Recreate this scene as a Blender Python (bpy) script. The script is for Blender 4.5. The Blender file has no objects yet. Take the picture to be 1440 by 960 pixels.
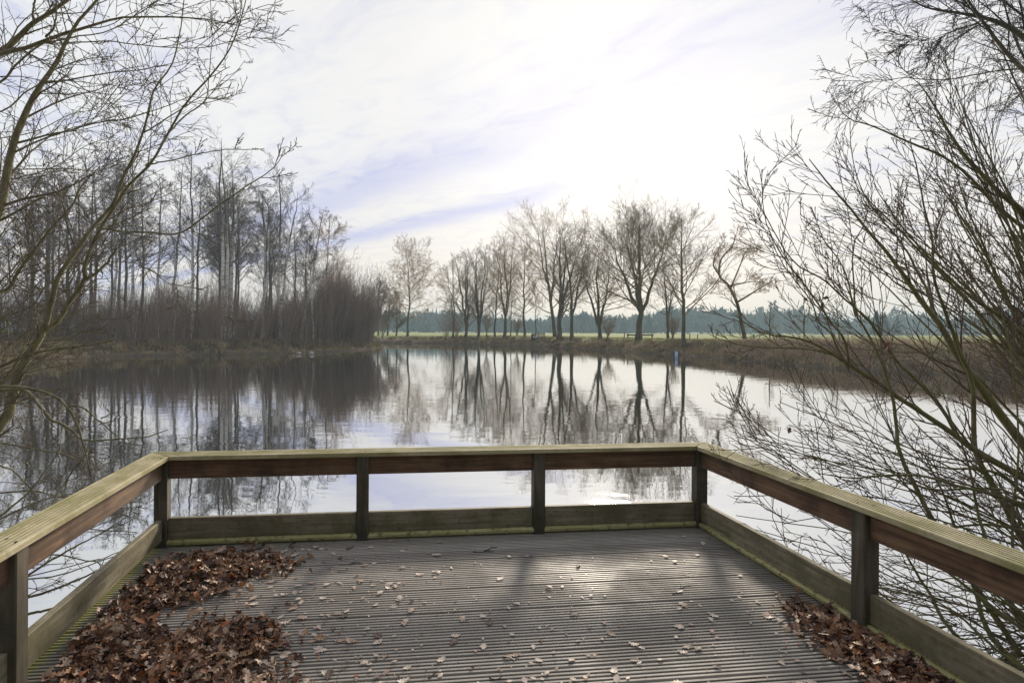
import bpy, bmesh, math, random
import numpy as np
from mathutils import Vector, Matrix

R_ = math.radians
scene = bpy.context.scene
COL = scene.collection

# ------------------------------------------------------------------ camera
F = 800.0                       # focal length in pixels of a 1440 px wide frame
CX, CY, HY = 720.0, 480.0, 466.0
EYE = 1.55
ROLL = 0.006
cd = bpy.data.cameras.new('camera'); cam = bpy.data.objects.new('camera', cd); COL.objects.link(cam)
cd.sensor_width = 36.0; cd.lens = F / 1440 * 36
cd.shift_y = -(CY - HY) / 1440
cd.clip_start = 0.05; cd.clip_end = 4000
cam.matrix_world = Matrix.Translation((0, 0, EYE)) @ Matrix.Rotation(R_(90), 4, 'X') @ Matrix.Rotation(ROLL, 4, 'Z')
scene.camera = cam

# ------------------------------------------------------------------ light
SUN_EL, SUN_AZ = R_(20.5), R_(10.5)      # azimuth clockwise from +Y
SUN = Vector((math.sin(SUN_AZ) * math.cos(SUN_EL), math.cos(SUN_AZ) * math.cos(SUN_EL), math.sin(SUN_EL)))
sl = bpy.data.lights.new('sun', 'SUN'); sl.energy = 3.5; sl.angle = R_(9.0); sl.color = (1.0, 0.88, 0.72)
so = bpy.data.objects.new('sun', sl); COL.objects.link(so)
so.rotation_euler = SUN.to_track_quat('Z', 'Y').to_euler()

scene.view_settings.view_transform = 'Standard'
scene.view_settings.look = 'None'
scene.view_settings.exposure = 0.52
scene.view_settings.gamma = 1.0
scene.view_settings.use_curve_mapping = False
scene.cycles.max_bounces = 6
scene.cycles.diffuse_bounces = 2
scene.cycles.glossy_bounces = 3
scene.cycles.volume_bounces = 0
scene.cycles.transparent_max_bounces = 8
scene.cycles.sample_clamp_indirect = 4.0

w = bpy.data.worlds.new('World'); scene.world = w; w.use_nodes = True


class NT:
    """small helper for building node trees"""
    def __init__(self, tree):
        self.t = tree; tree.nodes.clear()

    def n(self, kind, **kw):
        nd = self.t.nodes.new(kind)
        ins = kw.pop('ins', {})
        for k, v in kw.items(): setattr(nd, k, v)
        for k, v in ins.items(): self.put(nd.inputs[k], v)
        return nd

    def put(self, sock, v):
        if isinstance(v, bpy.types.NodeSocket): self.t.links.new(v, sock)
        elif isinstance(v, bpy.types.Node): self.t.links.new(v.outputs[0], sock)
        else:
            if sock.type == 'RGBA' and len(v) == 3: v = (*v, 1)
            sock.default_value = v

    def math(self, op, a, b=None, c=None, clamp=False):
        nd = self.n('ShaderNodeMath', operation=op, use_clamp=clamp)
        for i, v in enumerate((a, b, c)):
            if v is not None: self.put(nd.inputs[i], v)
        return nd.outputs[0]

    def vmath(self, op, a, b=None, out=0):
        nd = self.n('ShaderNodeVectorMath', operation=op)
        self.put(nd.inputs[0], a)
        if b is not None: self.put(nd.inputs[1], b)
        return nd.outputs[out]

    def mix(self, fac, a, b, blend='MIX'):
        nd = self.n('ShaderNodeMix', data_type='RGBA', blend_type=blend)
        self.put(nd.inputs[0], fac); self.put(nd.inputs[6], a); self.put(nd.inputs[7], b)
        return nd.outputs[2]

    def noise(self, vec, scale, detail=4, rough=0.55, dist=0.0):
        nd = self.n('ShaderNodeTexNoise', ins={'Scale': scale, 'Detail': detail, 'Roughness': rough, 'Distortion': dist})
        if vec is not None: self.put(nd.inputs['Vector'], vec)
        return nd.outputs['Fac']

    def ramp(self, fac, stops, interp='LINEAR'):
        nd = self.n('ShaderNodeValToRGB')
        cr = nd.color_ramp; cr.interpolation = interp
        while len(cr.elements) < len(stops): cr.elements.new(0.5)
        for e, (p, c) in zip(cr.elements, stops):
            e.position = p
            if not hasattr(c, '__len__'): c = (c, c, c)
            e.color = (*c, 1) if len(c) == 3 else c
        self.put(nd.inputs[0], fac)
        return nd.outputs[0]

    def smooth(self, v, lo, hi):
        nd = self.n('ShaderNodeMapRange', interpolation_type='SMOOTHSTEP')
        self.put(nd.inputs[0], v); nd.inputs[1].default_value = lo; nd.inputs[2].default_value = hi
        return nd.outputs[0]


def build_world():
    t = NT(w.node_tree)
    tc = t.n('ShaderNodeTexCoord')
    d = t.vmath('NORMALIZE', tc.outputs['Generated'])
    sx = t.n('ShaderNodeSeparateXYZ', ins={0: d})
    x, y, z = sx.outputs
    zc = t.math('MAXIMUM', z, 0.035)
    px, py = t.math('DIVIDE', x, zc), t.math('DIVIDE', y, zc)     # position on the cloud deck
    s = t.math('ADD', px, py); q = t.math('SUBTRACT', px, py)
    plane = t.n('ShaderNodeCombineXYZ', ins={0: t.math('MULTIPLY', s, 1.0), 1: t.math('MULTIPLY', q, 0.42), 2: 0.0}).outputs[0]
    n1 = t.noise(plane, 1.15, 8, 0.6, 0.5)
    n2 = t.noise(plane, 4.2, 6, 0.62, 0.8)
    warp = t.math('MULTIPLY', t.math('SUBTRACT', t.noise(plane, 0.55, 4, 0.5), 0.5), 0.9)
    fine = t.math('MULTIPLY', t.math('SUBTRACT', n2, 0.5), 0.5)
    wob = t.math('ADD', warp, fine)

    def band(c, width, off):
        e = t.math('DIVIDE', t.math('ADD', t.math('SUBTRACT', s, c), off), width)
        return t.math('EXPONENT', t.math('MULTIPLY', t.math('MULTIPLY', e, e), -1.0))
    b1 = t.math('MULTIPLY', band(2.95, 0.42, wob), t.smooth(px, 1.9, -1.0))
    b2 = t.math('MULTIPLY', band(4.40, 0.36, t.math('MULTIPLY', wob, 0.8)), t.smooth(px, 0.62, 0.1))
    sd = t.vmath('DOT_PRODUCT', d, tuple(SUN), out=1)
    near = t.smooth(sd, 0.55, 0.98)
    gaps = t.math('MULTIPLY', t.smooth(n1, 0.48, 0.78), t.math('SUBTRACT', 1.0, t.math('MULTIPLY', near, 0.55)))
    streak = t.math('MULTIPLY', t.smooth(n2, 0.44, 0.72), t.math('SUBTRACT', 0.85, t.math('MULTIPLY', near, 0.6)))
    gap = t.math('ADD', t.math('ADD', t.math('MULTIPLY', b1, 0.75), t.math('MULTIPLY', b2, 0.85)),
                 t.math('ADD', t.math('MULTIPLY', gaps, 0.75), streak), clamp=True)
    back = t.smooth(sd, 0.25, -0.7)
    white = t.mix(near, (0.63, 0.642, 0.65), (0.67, 0.655, 0.635))
    white = t.mix(back, white, (0.24, 0.26, 0.29))
    hor = t.math('MULTIPLY', t.smooth(z, 0.30, 0.04), 0.85)
    white = t.mix(hor, white, (0.69, 0.625, 0.565))
    glow = t.math('MULTIPLY', t.smooth(sd, math.cos(R_(24)), math.cos(R_(3))), 0.12)
    cloud = t.mix(gap, white, (0.415, 0.43, 0.60))
    cloud = t.mix(glow, cloud, (1.05, 1.03, 1.0))
    cloud10 = t.vmath('SCALE', cloud); cloud10.node.inputs['Scale'].default_value = 10.0
    sky = t.n('ShaderNodeTexSky', sky_type='NISHITA', sun_disc=False, sun_elevation=SUN_EL, sun_rotation=SUN_AZ,
              altitude=0, air_density=1.0, dust_density=1.0, ozone_density=1.0)
    col = t.mix(0.93, sky.outputs[0], cloud10)
    bg = t.n('ShaderNodeBackground', ins={'Color': col, 'Strength': 0.1})
    t.n('ShaderNodeOutputWorld', ins={'Surface': bg.outputs[0]})


build_world()
w.cycles.sampling_method = 'MANUAL'; w.cycles.sample_map_resolution = 512

# ------------------------------------------------------------------ helpers


def ray(px, py):
    u, v = px - CX, HY - py
    return np.array([(u - ROLL * v) / F, 1.0, (v + ROLL * u) / F])


def at_z(px, py, z):            # the point of plane Z=z that the photograph shows at (px, py)
    d = ray(px, py); return np.array([0, 0, EYE]) + d * ((z - EYE) / d[2])


def at_y(px, py, depth):        # the point at a given depth
    return np.array([0, 0, EYE]) + ray(px, py) * depth


def link_mesh(name, verts, faces, material, parent=None, uv=None, smooth=False, attr=None):
    me = bpy.data.meshes.new(name)
    verts = np.asarray(verts, dtype=np.float32).reshape(-1, 3)
    if isinstance(faces, np.ndarray):
        nf, k = faces.shape
        me.vertices.add(len(verts)); me.vertices.foreach_set('co', verts.ravel())
        me.loops.add(nf * k); me.loops.foreach_set('vertex_index', faces.astype(np.int32).ravel())
        me.polygons.add(nf); me.polygons.foreach_set('loop_start', np.arange(0, nf * k, k, dtype=np.int32))
        me.polygons.foreach_set('loop_total', np.full(nf, k, dtype=np.int32))
        me.update(calc_edges=True)
    else:
        me.from_pydata([tuple(map(float, v)) for v in verts], [], faces)
    if uv is not None:
        ul = me.uv_layers.new(name='UVMap')
        idx = np.empty(len(me.loops), dtype=np.int32); me.loops.foreach_get('vertex_index', idx)
        ul.data.foreach_set('uv', np.asarray(uv, dtype=np.float32)[idx].ravel())
    if attr is not None:
        a = me.color_attributes.new('tint', 'FLOAT_COLOR', 'POINT')
        c = np.ones((len(verts), 4), dtype=np.float32); c[:, :attr.shape[1]] = attr
        a.data.foreach_set('color', c.ravel())
    if smooth: me.polygons.foreach_set('use_smooth', np.ones(len(me.polygons), dtype=bool))
    me.validate(); me.update()
    me.materials.append(material)
    o = bpy.data.objects.new(name, me); COL.objects.link(o)
    if parent is not None: o.parent = parent
    return o


def tag(o, label=None, cat=None, group=None, kind=None):
    if label: o['label'] = label
    if cat: o['category'] = cat
    if group: o['group'] = group
    if kind: o['kind'] = kind
    return o


def thing(name, loc, label, cat, group=None, rz=0.0):
    o = bpy.data.objects.new(name, None); COL.objects.link(o)
    o.location = [float(v) for v in loc]; o.rotation_euler = (0, 0, rz); o.empty_display_size = 0.3
    return tag(o, label, cat, group)


def unit(a): return a / np.maximum(np.linalg.norm(a, axis=-1, keepdims=True), 1e-9)


def tubes(P, R, sides, rng):
    """P (N,K,3), R (N,K) -> verts, quads of open tubes"""
    N, K, _ = P.shape
    T = np.gradient(P, axis=1); T = unit(T)
    ref = unit(rng.normal(size=(N, 1, 3)))
    main = unit(P[:, -1:] - P[:, :1])
    ref = unit(ref - main * (ref * main).sum(-1, keepdims=True))
    U = unit(np.cross(T, ref)); V = np.cross(T, U)
    a = np.linspace(0, 2 * np.pi, sides, endpoint=False)
    ring = (U[:, :, None] * np.cos(a)[None, None, :, None] + V[:, :, None] * np.sin(a)[None, None, :, None])
    verts = P[:, :, None] + ring * R[:, :, None, None]
    idx = np.arange(N * K * sides).reshape(N, K, sides)
    a0, a1 = idx[:, :-1], idx[:, 1:]
    q = np.stack([a0, np.roll(a0, -1, 2), np.roll(a1, -1, 2), a1], -1).reshape(-1, 4)
    return verts.reshape(-1, 3), q


class Bag:
    """collects tubes and other pieces for one mesh"""
    def __init__(self): self.v, self.f, self.c, self.n = [], [], [], 0

    def add(self, v, f, c=None):
        v = np.asarray(v, float).reshape(-1, 3)
        self.v.append(v); self.f.append(np.asarray(f) + self.n); self.n += len(v)
        if c is not None: self.c.append(np.broadcast_to(np.asarray(c, float), (len(v), 3)))

    def tubes(self, P, R, sides, rng, c=None):
        v, f = tubes(P, R, sides, rng)
        if c is not None:
            c = np.asarray(c)
            if c.ndim == 2: c = np.repeat(c, P.shape[1] * sides, axis=0)
        self.add(v, f, c)

    def link(self, name, mat, parent=None, **kw):
        c = np.concatenate(self.c) if self.c else None
        return link_mesh(name, np.concatenate(self.v), np.concatenate(self.f), mat, parent, attr=c, **kw)


def spawn(P, R, n, rng, t0=0.2, t1=1.0, ang=(30, 55), ratio=0.5, fall=0.5, K=5, up=0.1, wig=0.12, rr=0.6, rtip=0.004,
          absL=None, side=None, tipshoot=False):
    """children of every branch in P; returns (P2, R2)"""
    N, Kp, _ = P.shape
    seg = np.linalg.norm(np.diff(P, axis=1), axis=2).sum(1)
    t = t0 + (t1 - t0) * (np.arange(n)[None] + rng.random((N, n))) / n
    f = t * (Kp - 1); i = np.clip(f.astype(int), 0, Kp - 2); fr = (f - i)[..., None]
    row = np.arange(N)[:, None]
    pos = P[row, i] * (1 - fr) + P[row, i + 1] * fr
    tan = unit(P[row, i + 1] - P[row, i])
    rad = R[row, i] * (1 - fr[..., 0]) + R[row, i + 1] * fr[..., 0]
    rv = rng.normal(size=(N, n, 3))
    if side is not None: rv = rv * np.asarray(side)
    perp = unit(rv - tan * (rv * tan).sum(-1, keepdims=True))
    if len(ang) == 4:
        q = (t - t0) / max(t1 - t0, 1e-6)
        lo_, hi_ = ang[0] * (1 - q) + ang[2] * q, ang[1] * (1 - q) + ang[3] * q
        a = np.radians(lo_ + (hi_ - lo_) * rng.random((N, n)))[..., None]
    else: a = np.radians(rng.uniform(ang[0], ang[1], (N, n)))[..., None]
    d = unit(np.cos(a) * tan + np.sin(a) * perp)
    base = seg[:, None] if absL is None else absL
    L = base * ratio * (1 - fall * (t - t0) / max(t1 - t0, 1e-6)) * rng.uniform(0.6, 1.25, (N, n))
    M = N * n
    pos, d, L, rad = pos.reshape(M, 3), d.reshape(M, 3), L.reshape(M), rad.reshape(M)
    out = np.empty((M, K, 3)); out[:, 0] = pos; p = pos.copy()
    st = (L / (K - 1))[:, None]
    for k in range(1, K):
        p = p + d * st; out[:, k] = p
        d = d + rng.normal(size=(M, 3)) * wig; d[:, 2] += up
        d = unit(d)
    r0 = np.maximum(rad * rr, rtip * 1.3)
    tt = np.linspace(0, 1, K)[None]
    R2 = r0[:, None] * (1 - tt) + rtip * tt
    return out, R2


def curve(pts, K):
    """Catmull-Rom through pts (n,d), K samples"""
    p = np.asarray(pts, float)
    p = np.vstack([2 * p[0] - p[1], p, 2 * p[-1] - p[-2]])
    n = len(p) - 3
    out = []
    for u in np.linspace(0, n - 1e-6, K):
        i = int(u); f = u - i
        a, b, c, d = p[i:i + 4]
        out.append(0.5 * ((2 * b) + (c - a) * f + (2 * a - 5 * b + 4 * c - d) * f * f + (3 * b - a - 3 * c + d) * f ** 3))
    return np.array(out)


# ------------------------------------------------------------------ materials
def new_mat(name):
    m = bpy.data.materials.new(name); m.use_nodes = True
    return m, NT(m.node_tree)


def principled(t, color, rough=0.8, normal=None, spec=0.3):
    p = t.n('ShaderNodeBsdfPrincipled', ins={'Base Color': color, 'Roughness': rough, 'Specular IOR Level': spec})
    if normal is not None: t.put(p.inputs['Normal'], normal)
    t.n('ShaderNodeOutputMaterial', ins={'Surface': p.outputs[0]})
    return p


def bump(t, h, strength, dist):
    b = t.n('ShaderNodeBump', ins={'Strength': strength, 'Distance': dist, 'Height': h})
    return b.outputs[0]


def bark(name, dark, light, scale=6.0, moss=None, moss_amt=0.5, stretch=0.25):
    m, t = new_mat(name)
    tc = t.n('ShaderNodeTexCoord').outputs['Object']
    mp = t.n('ShaderNodeMapping', ins={'Vector': tc, 'Scale': (1, 1, stretch)}).outputs[0]
    n = t.noise(mp, scale, 5, 0.65)
    c = t.ramp(n, [(0.3, dark), (0.7, light)])
    if moss:
        n2 = t.noise(tc, scale * 0.35, 4, 0.6)
        c = t.mix(t.math('MULTIPLY', t.smooth(n2, 0.42, 0.6), moss_amt), c, moss)
    principled(t, c, 0.85, bump(t, n, 0.5, 0.01), 0.2)
    return m


M = {}
M['bark_row'] = bark('bark_row', (0.065, 0.052, 0.034), (0.16, 0.135, 0.09), 3.0, (0.06, 0.075, 0.035), 0.5)
M['twig_row'] = bark('twig_row', (0.16, 0.115, 0.062), (0.30, 0.215, 0.12), 2.0)
M['twig_gold'] = bark('twig_gold', (0.32, 0.215, 0.115), (0.50, 0.34, 0.19), 2.0)
M['twig_birch'] = bark('twig_birch', (0.07, 0.053, 0.043), (0.135, 0.105, 0.085), 2.0)
M['twig_red'] = bark('twig_red', (0.09, 0.05, 0.035), (0.16, 0.09, 0.06), 2.0)
M['thicket'] = bark('thicket', (0.095, 0.066, 0.052), (0.26, 0.185, 0.145), 0.8, stretch=0.1)
M['bark_left'] = bark('bark_left', (0.08, 0.07, 0.042), (0.27, 0.235, 0.15), 22.0, (0.15, 0.155, 0.045), 0.5)
M['twig_left'] = bark('twig_left', (0.075, 0.06, 0.042), (0.18, 0.15, 0.10), 20.0)
M['bark_right'] = bark('bark_right', (0.065, 0.058, 0.028), (0.20, 0.18, 0.095), 24.0, (0.15, 0.155, 0.04), 0.6)
M['twig_right'] = bark('twig_right', (0.09, 0.062, 0.052), (0.19, 0.135, 0.108), 20.0, (0.11, 0.11, 0.05), 0.4)
M['twig_dark'] = bark('twig_dark', (0.03, 0.028, 0.026), (0.07, 0.06, 0.055), 20.0)


def birch_bark():
    m, t = new_mat('birch_bark')
    tc = t.n('ShaderNodeTexCoord').outputs['Object']
    mp = t.n('ShaderNodeMapping', ins={'Vector': tc, 'Scale': (1, 1, 5)}).outputs[0]
    n = t.noise(mp, 1.6, 5, 0.7)
    z = t.n('ShaderNodeSeparateXYZ', ins={0: tc}).outputs[2]
    hi = t.smooth(t.math('ADD', z, t.math('MULTIPLY', t.noise(tc, 0.7, 3), 4.0)), 9.5, 15.0)
    c = t.ramp(n, [(0.36, (0.06, 0.054, 0.05)), (0.48, (0.62, 0.60, 0.56))])
    c = t.mix(hi, c, (0.10, 0.085, 0.08))
    principled(t, c, 0.8, None, 0.2)
    return m


M['birch_bark'] = birch_bark()
M['birch_back'] = bark('birch_back', (0.07, 0.06, 0.052), (0.24, 0.22, 0.20), 1.6, stretch=3.0)


def wood(name, a, b, moss=None, moss_amt=0.0, scale=1.0, rough=0.7, spec=0.3, dirt=False, specks=0.0):
    m, t = new_mat(name)
    uv = t.n('ShaderNodeUVMap').outputs[0]
    mp = t.n('ShaderNodeMapping', ins={'Vector': uv, 'Scale': (2.0 * scale, 38.0 * scale, 1)}).outputs[0]
    n = t.noise(mp, 1.0, 6, 0.65, 0.6)
    n2 = t.noise(uv, 3.2, 5, 0.6)
    n3 = t.noise(uv, 60.0, 3, 0.6)
    c = t.ramp(n, [(0.30, a), (0.72, b)])
    c = t.mix(t.math('MULTIPLY', t.smooth(n2, 0.38, 0.70), 0.75), c, tuple(0.5 * v for v in a))
    if moss:
        k = t.math('ADD', t.math('MULTIPLY', n2, 0.7), t.math('MULTIPLY', n3, 0.4))
        c = t.mix(t.math('MULTIPLY', t.smooth(k, 0.40, 0.68), moss_amt), c, moss)
    if specks: c = t.mix(t.math('MULTIPLY', t.smooth(t.noise(uv, 24.0, 5, 0.7), 0.52, 0.62), specks), c, (0.06, 0.05, 0.025))
    if dirt: c = t.mix(1.0, c, t.n('ShaderNodeVertexColor', layer_name='tint').outputs[0], 'MULTIPLY')
    h = t.math('ADD', n, t.math('MULTIPLY', n3, 0.4))
    principled(t, c, rough, bump(t, h, 0.35, 0.004), spec)
    return m


def plain(name, c, rough=0.7):
    m, t = new_mat(name)
    n = t.noise(t.n('ShaderNodeTexCoord').outputs['Object'], 9.0, 5, 0.65)
    principled(t, t.ramp(n, [(0.3, tuple(0.7 * v for v in c)), (0.7, tuple(1.1 * v for v in c))]), rough, None, 0.3)
    return m


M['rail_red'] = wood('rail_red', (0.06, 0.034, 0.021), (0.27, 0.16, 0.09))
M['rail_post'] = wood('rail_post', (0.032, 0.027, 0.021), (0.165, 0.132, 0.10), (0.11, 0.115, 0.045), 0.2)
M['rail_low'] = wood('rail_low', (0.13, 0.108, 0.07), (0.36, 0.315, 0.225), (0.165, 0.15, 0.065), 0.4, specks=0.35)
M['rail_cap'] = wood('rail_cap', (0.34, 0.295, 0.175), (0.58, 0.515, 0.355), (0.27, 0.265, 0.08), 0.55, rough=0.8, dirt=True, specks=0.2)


def deck_mat():
    m, t = new_mat('deck_wood')
    uv = t.n('ShaderNodeUVMap').outputs[0]
    s = t.n('ShaderNodeSeparateXYZ', ins={0: uv}); u, v = s.outputs[0], s.outputs[1]
    bid = t.math('FLOOR', t.math('DIVIDE', v, BOARD))
    wn = t.n('ShaderNodeTexWhiteNoise', noise_dimensions='1D', ins={'W': bid}).outputs[0]
    off = t.n('ShaderNodeCombineXYZ', ins={0: t.math('ADD', u, t.math('MULTIPLY', wn, 17.0)), 1: v, 2: 0.0}).outputs[0]
    mp = t.n('ShaderNodeMapping', ins={'Vector': off, 'Scale': (1.6, 50.0, 1)}).outputs[0]
    grain = t.noise(mp, 1.0, 6, 0.7, 0.4)
    blot = t.noise(uv, 1.7, 5, 0.6)
    speck = t.noise(uv, 45.0, 4, 0.65)
    c = t.ramp(grain, [(0.25, (0.20, 0.18, 0.155)), (0.75, (0.44, 0.405, 0.36))])
    c = t.mix(t.math('MULTIPLY', wn, 0.55), c, (0.16, 0.14, 0.125))
    c = t.mix(t.math('MULTIPLY', t.smooth(blot, 0.42, 0.72), 0.40), c, (0.15, 0.145, 0.12))
    # moss along the edges, where leaves and damp collect
    e = t.math('MINIMUM', t.math('MINIMUM', t.math('ADD', u, 0.07), t.math('SUBTRACT', WID + 0.075, u)), t.math('ADD', v, 0.075))
    e = t.math('ADD', e, t.math('MULTIPLY', t.math('SUBTRACT', speck, 0.5), 0.09))
    e = t.math('ADD', e, t.math('MULTIPLY', t.math('SUBTRACT', blot, 0.5), 0.07))
    c = t.mix(t.math('MULTIPLY', t.smooth(e, 0.20, 0.03), 0.35), c, (0.13, 0.125, 0.06))
    c = t.mix(t.math('MULTIPLY', t.smooth(e, 0.045, 0.0), 0.9), c, (0.27, 0.26, 0.06))
    c = t.mix(t.math('MULTIPLY', t.smooth(speck, 0.66, 0.74), 0.6), c, (0.045, 0.035, 0.03))
    c = t.mix(1.0, c, t.n('ShaderNodeVertexColor', layer_name='tint').outputs[0], 'MULTIPLY')
    ro = t.math('ADD', 0.50, t.math('MULTIPLY', t.smooth(blot, 0.35, 0.65), 0.25))
    principled(t, c, ro, bump(t, t.math('ADD', grain, t.math('MULTIPLY', speck, 0.5)), 0.4, 0.003), 0.3)
    return m


def tint_mat(name, rough=0.85, scale=8.0, var=0.5, spec=0.2, trans=0.0):
    """colour stored per piece, with a little noise"""
    m, t = new_mat(name)
    a = t.n('ShaderNodeVertexColor', layer_name='tint').outputs[0]
    n = t.noise(t.n('ShaderNodeTexCoord').outputs['Object'], scale, 4, 0.6)
    c = t.mix(var, a, t.ramp(n, [(0.25, 0.35), (0.75, 1.3)]), 'MULTIPLY')
    p = principled(t, c, rough, None, spec)
    return m


M['tint_grass'] = tint_mat('tint_grass', 0.9, 1.0, 0.3)
M['tint_leaf'] = tint_mat('tint_leaf', 0.55, 40.0, 0.6, 0.35)
M['tint_forest'] = tint_mat('tint_forest', 0.95, 0.3, 0.4, 0.0)


def ground_mat():
    m, t = new_mat('ground_cover')
    a = t.n('ShaderNodeVertexColor', layer_name='tint').outputs[0]
    tc = t.n('ShaderNodeTexCoord').outputs['Object']
    n1 = t.noise(tc, 0.5, 6, 0.65); n2 = t.noise(tc, 5.0, 5, 0.7)
    c = t.mix(0.55, a, t.ramp(n2, [(0.25, 0.3), (0.75, 1.5)]), 'MULTIPLY')
    c = t.mix(t.math('MULTIPLY', t.smooth(n1, 0.5, 0.7), 0.35), c, (0.10, 0.075, 0.045))
    principled(t, c, 0.95, bump(t, n2, 0.8, 0.15), 0.1)
    return m


M['ground'] = ground_mat()


def water_mat():
    m, t = new_mat('pond_water')
    tc = t.n('ShaderNodeTexCoord').outputs['Object']
    m1 = t.n('ShaderNodeMapping', ins={'Vector': tc, 'Scale': (0.5, 1.0, 1)}).outputs[0]
    a = t.noise(m1, 1.3, 2, 0.5, 0.3)
    b = t.noise(m1, 6.0, 2, 0.5, 0.4)
    patch = t.smooth(t.noise(tc, 0.06, 3, 0.5), 0.38, 0.62)
    h = t.math('ADD', t.math('MULTIPLY', a, 0.9), t.math('MULTIPLY', b, t.math('MULTIPLY', t.math('ADD', patch, 0.35), 0.20)))
    nrm = bump(t, h, 1.0, 0.0055)
    fr = t.n('ShaderNodeFresnel', ins={'IOR': 1.33, 'Normal': nrm}).outputs[0]
    fac = t.math('ADD', 0.74, t.math('MULTIPLY', fr, 0.26))
    dif = t.n('ShaderNodeBsdfDiffuse', ins={'Color': (0.030, 0.027, 0.018, 1)})
    glo = t.n('ShaderNodeBsdfGlossy', ins={'Color': (0.95, 0.96, 0.97, 1), 'Roughness': 0.015, 'Normal': nrm})
    mx = t.n('ShaderNodeMixShader', ins={0: fac, 1: dif.outputs[0], 2: glo.outputs[0]})
    t.n('ShaderNodeOutputMaterial', ins={'Surface': mx.outputs[0]})
    return m


M['water'] = water_mat()

# ------------------------------------------------------------------ terrain
WATER_Z = -0.5
POND = np.array([(-4.0, -4), (-4.1, 2), (-4.6, 4.6), (-7.2, 7.6), (-15, 14), (-23, 22), (-27, 29), (-29.5, 36), (-30.5, 42.5), (-27, 45),
                 (-23.6, 46), (-19.5, 50), (-17.2, 56), (-15.4, 62.5), (-16.0, 70), (-20.5, 80), (-25, 87), (-27, 92), (-22, 96.5),
                 (-12, 93.5), (-5, 88), (1, 82), (7.3, 73), (10.5, 65), (13, 58), (15.4, 51), (16.6, 43), (17.8, 37.5), (19.3, 32),
                 (21.4, 29.5), (23.6, 26), (20.5, 20), (12.6, 12.5), (6.4, 6.6), (4.0, 4), (3.4, 1.5), (3.3, -4)], float)


def pond_dist(x, y):
    """signed distance to the shore, positive on land"""
    x, y = np.asarray(x, float), np.asarray(y, float)
    A = POND; B = np.roll(POND, -1, 0)
    best = np.full(x.shape, 1e9); inside = np.zeros(x.shape, bool)
    for (ax, ay), (bx, by) in zip(A, B):
        dx, dy = bx - ax, by - ay
        tt = np.clip(((x - ax) * dx + (y - ay) * dy) / (dx * dx + dy * dy), 0, 1)
        best = np.minimum(best, np.hypot(x - ax - tt * dx, y - ay - tt * dy))
        c = ((ay > y) != (by > y)) & (x < (bx - ax) * (y - ay) / (by - ay + 1e-12) + ax)
        inside ^= c
    return np.where(inside, -best, best)


def sstep(v, a, b):
    q = np.clip((v - a) / (b - a), 0, 1); return q * q * (3 - 2 * q)


def wave(x, y):
    return (np.sin(x * 1.7 + y * 0.6) * np.cos(y * 1.3 - x * 0.4) + 0.6 * np.sin(x * 3.9 - y * 2.3) * np.sin(y * 4.4 + x)) * 0.5


def ground_z(x, y):
    x, y = np.asarray(x, float), np.asarray(y, float)
    d = pond_dist(x, y) + 0.35 * wave(x * 0.9, y * 0.9) * (y > 12)
    top = np.where(x < -12, 1.1, 1.3) * sstep(y, 8, 30) + 0.55 * (1 - sstep(y, 8, 30))
    land = WATER_Z + 0.12 + (top - 0.12) * sstep(d, -0.3, 3.4) + 0.07 * wave(x, y) * sstep(d, 0, 2) * (1 - sstep(y, 100, 180))
    bed = WATER_Z - 0.05 - np.minimum(1.0, -d * 0.45)
    return np.where(d > 0, land, bed)


def axis_coords(lo, hi, c0, c1, step, growth=1.12):
    mid = list(np.arange(c0, c1 + 1e-6, step))
    s, p, right = step, c1, []
    while p < hi: s *= growth; p += s; right.append(min(p, hi))
    s, p, left = step, c0, []
    while p > lo: s *= growth; p -= s; left.append(max(p, lo))
    return np.array(left[::-1] + mid + right)


gx = axis_coords(-1000, 1000, -45, 45, 0.7); gy = axis_coords(-80, 1000, -6, 112, 0.7)
X, Y = np.meshgrid(gx, gy); Z = ground_z(X, Y)
D = pond_dist(X, Y)
nv = X.size
ii = np.arange(nv).reshape(X.shape)
quads = np.stack([ii[:-1, :-1], ii[:-1, 1:], ii[1:, 1:], ii[1:, :-1]], -1).reshape(-1, 4)
mud = np.array([0.11, 0.085, 0.062]); dry = np.array([0.36, 0.28, 0.19]); green = np.array([0.25, 0.28, 0.095])
woods = np.array([0.085, 0.058, 0.036]); verge = np.array([0.22, 0.25, 0.08])
k = sstep(D, 0.0, 1.2)[..., None]; c = mud * (1 - k) + dry * k
k = sstep(D + wave(X, Y), 1.4, 2.8)[..., None]; c = c * (1 - k) + verge * k
k = sstep(D + 2 * wave(X * .3, Y * .3), 7.0, 13.0)[..., None]; c = c * (1 - k) + green * k
k = (sstep(-X, 10, 16) * sstep(100 - Y, 6, 16))[..., None] * (D[..., None] > 0.8); c = c * (1 - k) + woods * k
link_mesh('ground', np.stack([X, Y, Z], -1).reshape(-1, 3), quads, M['ground'], attr=c.reshape(-1, 3), smooth=True)['kind'] = 'structure'

wx = np.array([-46, 40]); wy = np.array([-6, 104])
WX, WY = np.meshgrid(wx, wy)
wv = np.stack([WX, WY, np.full(WX.shape, WATER_Z)], -1).reshape(-1, 3)
link_mesh('pond_water', wv, [(0, 1, 3, 2)], M['water'])['kind'] = 'structure'

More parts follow.
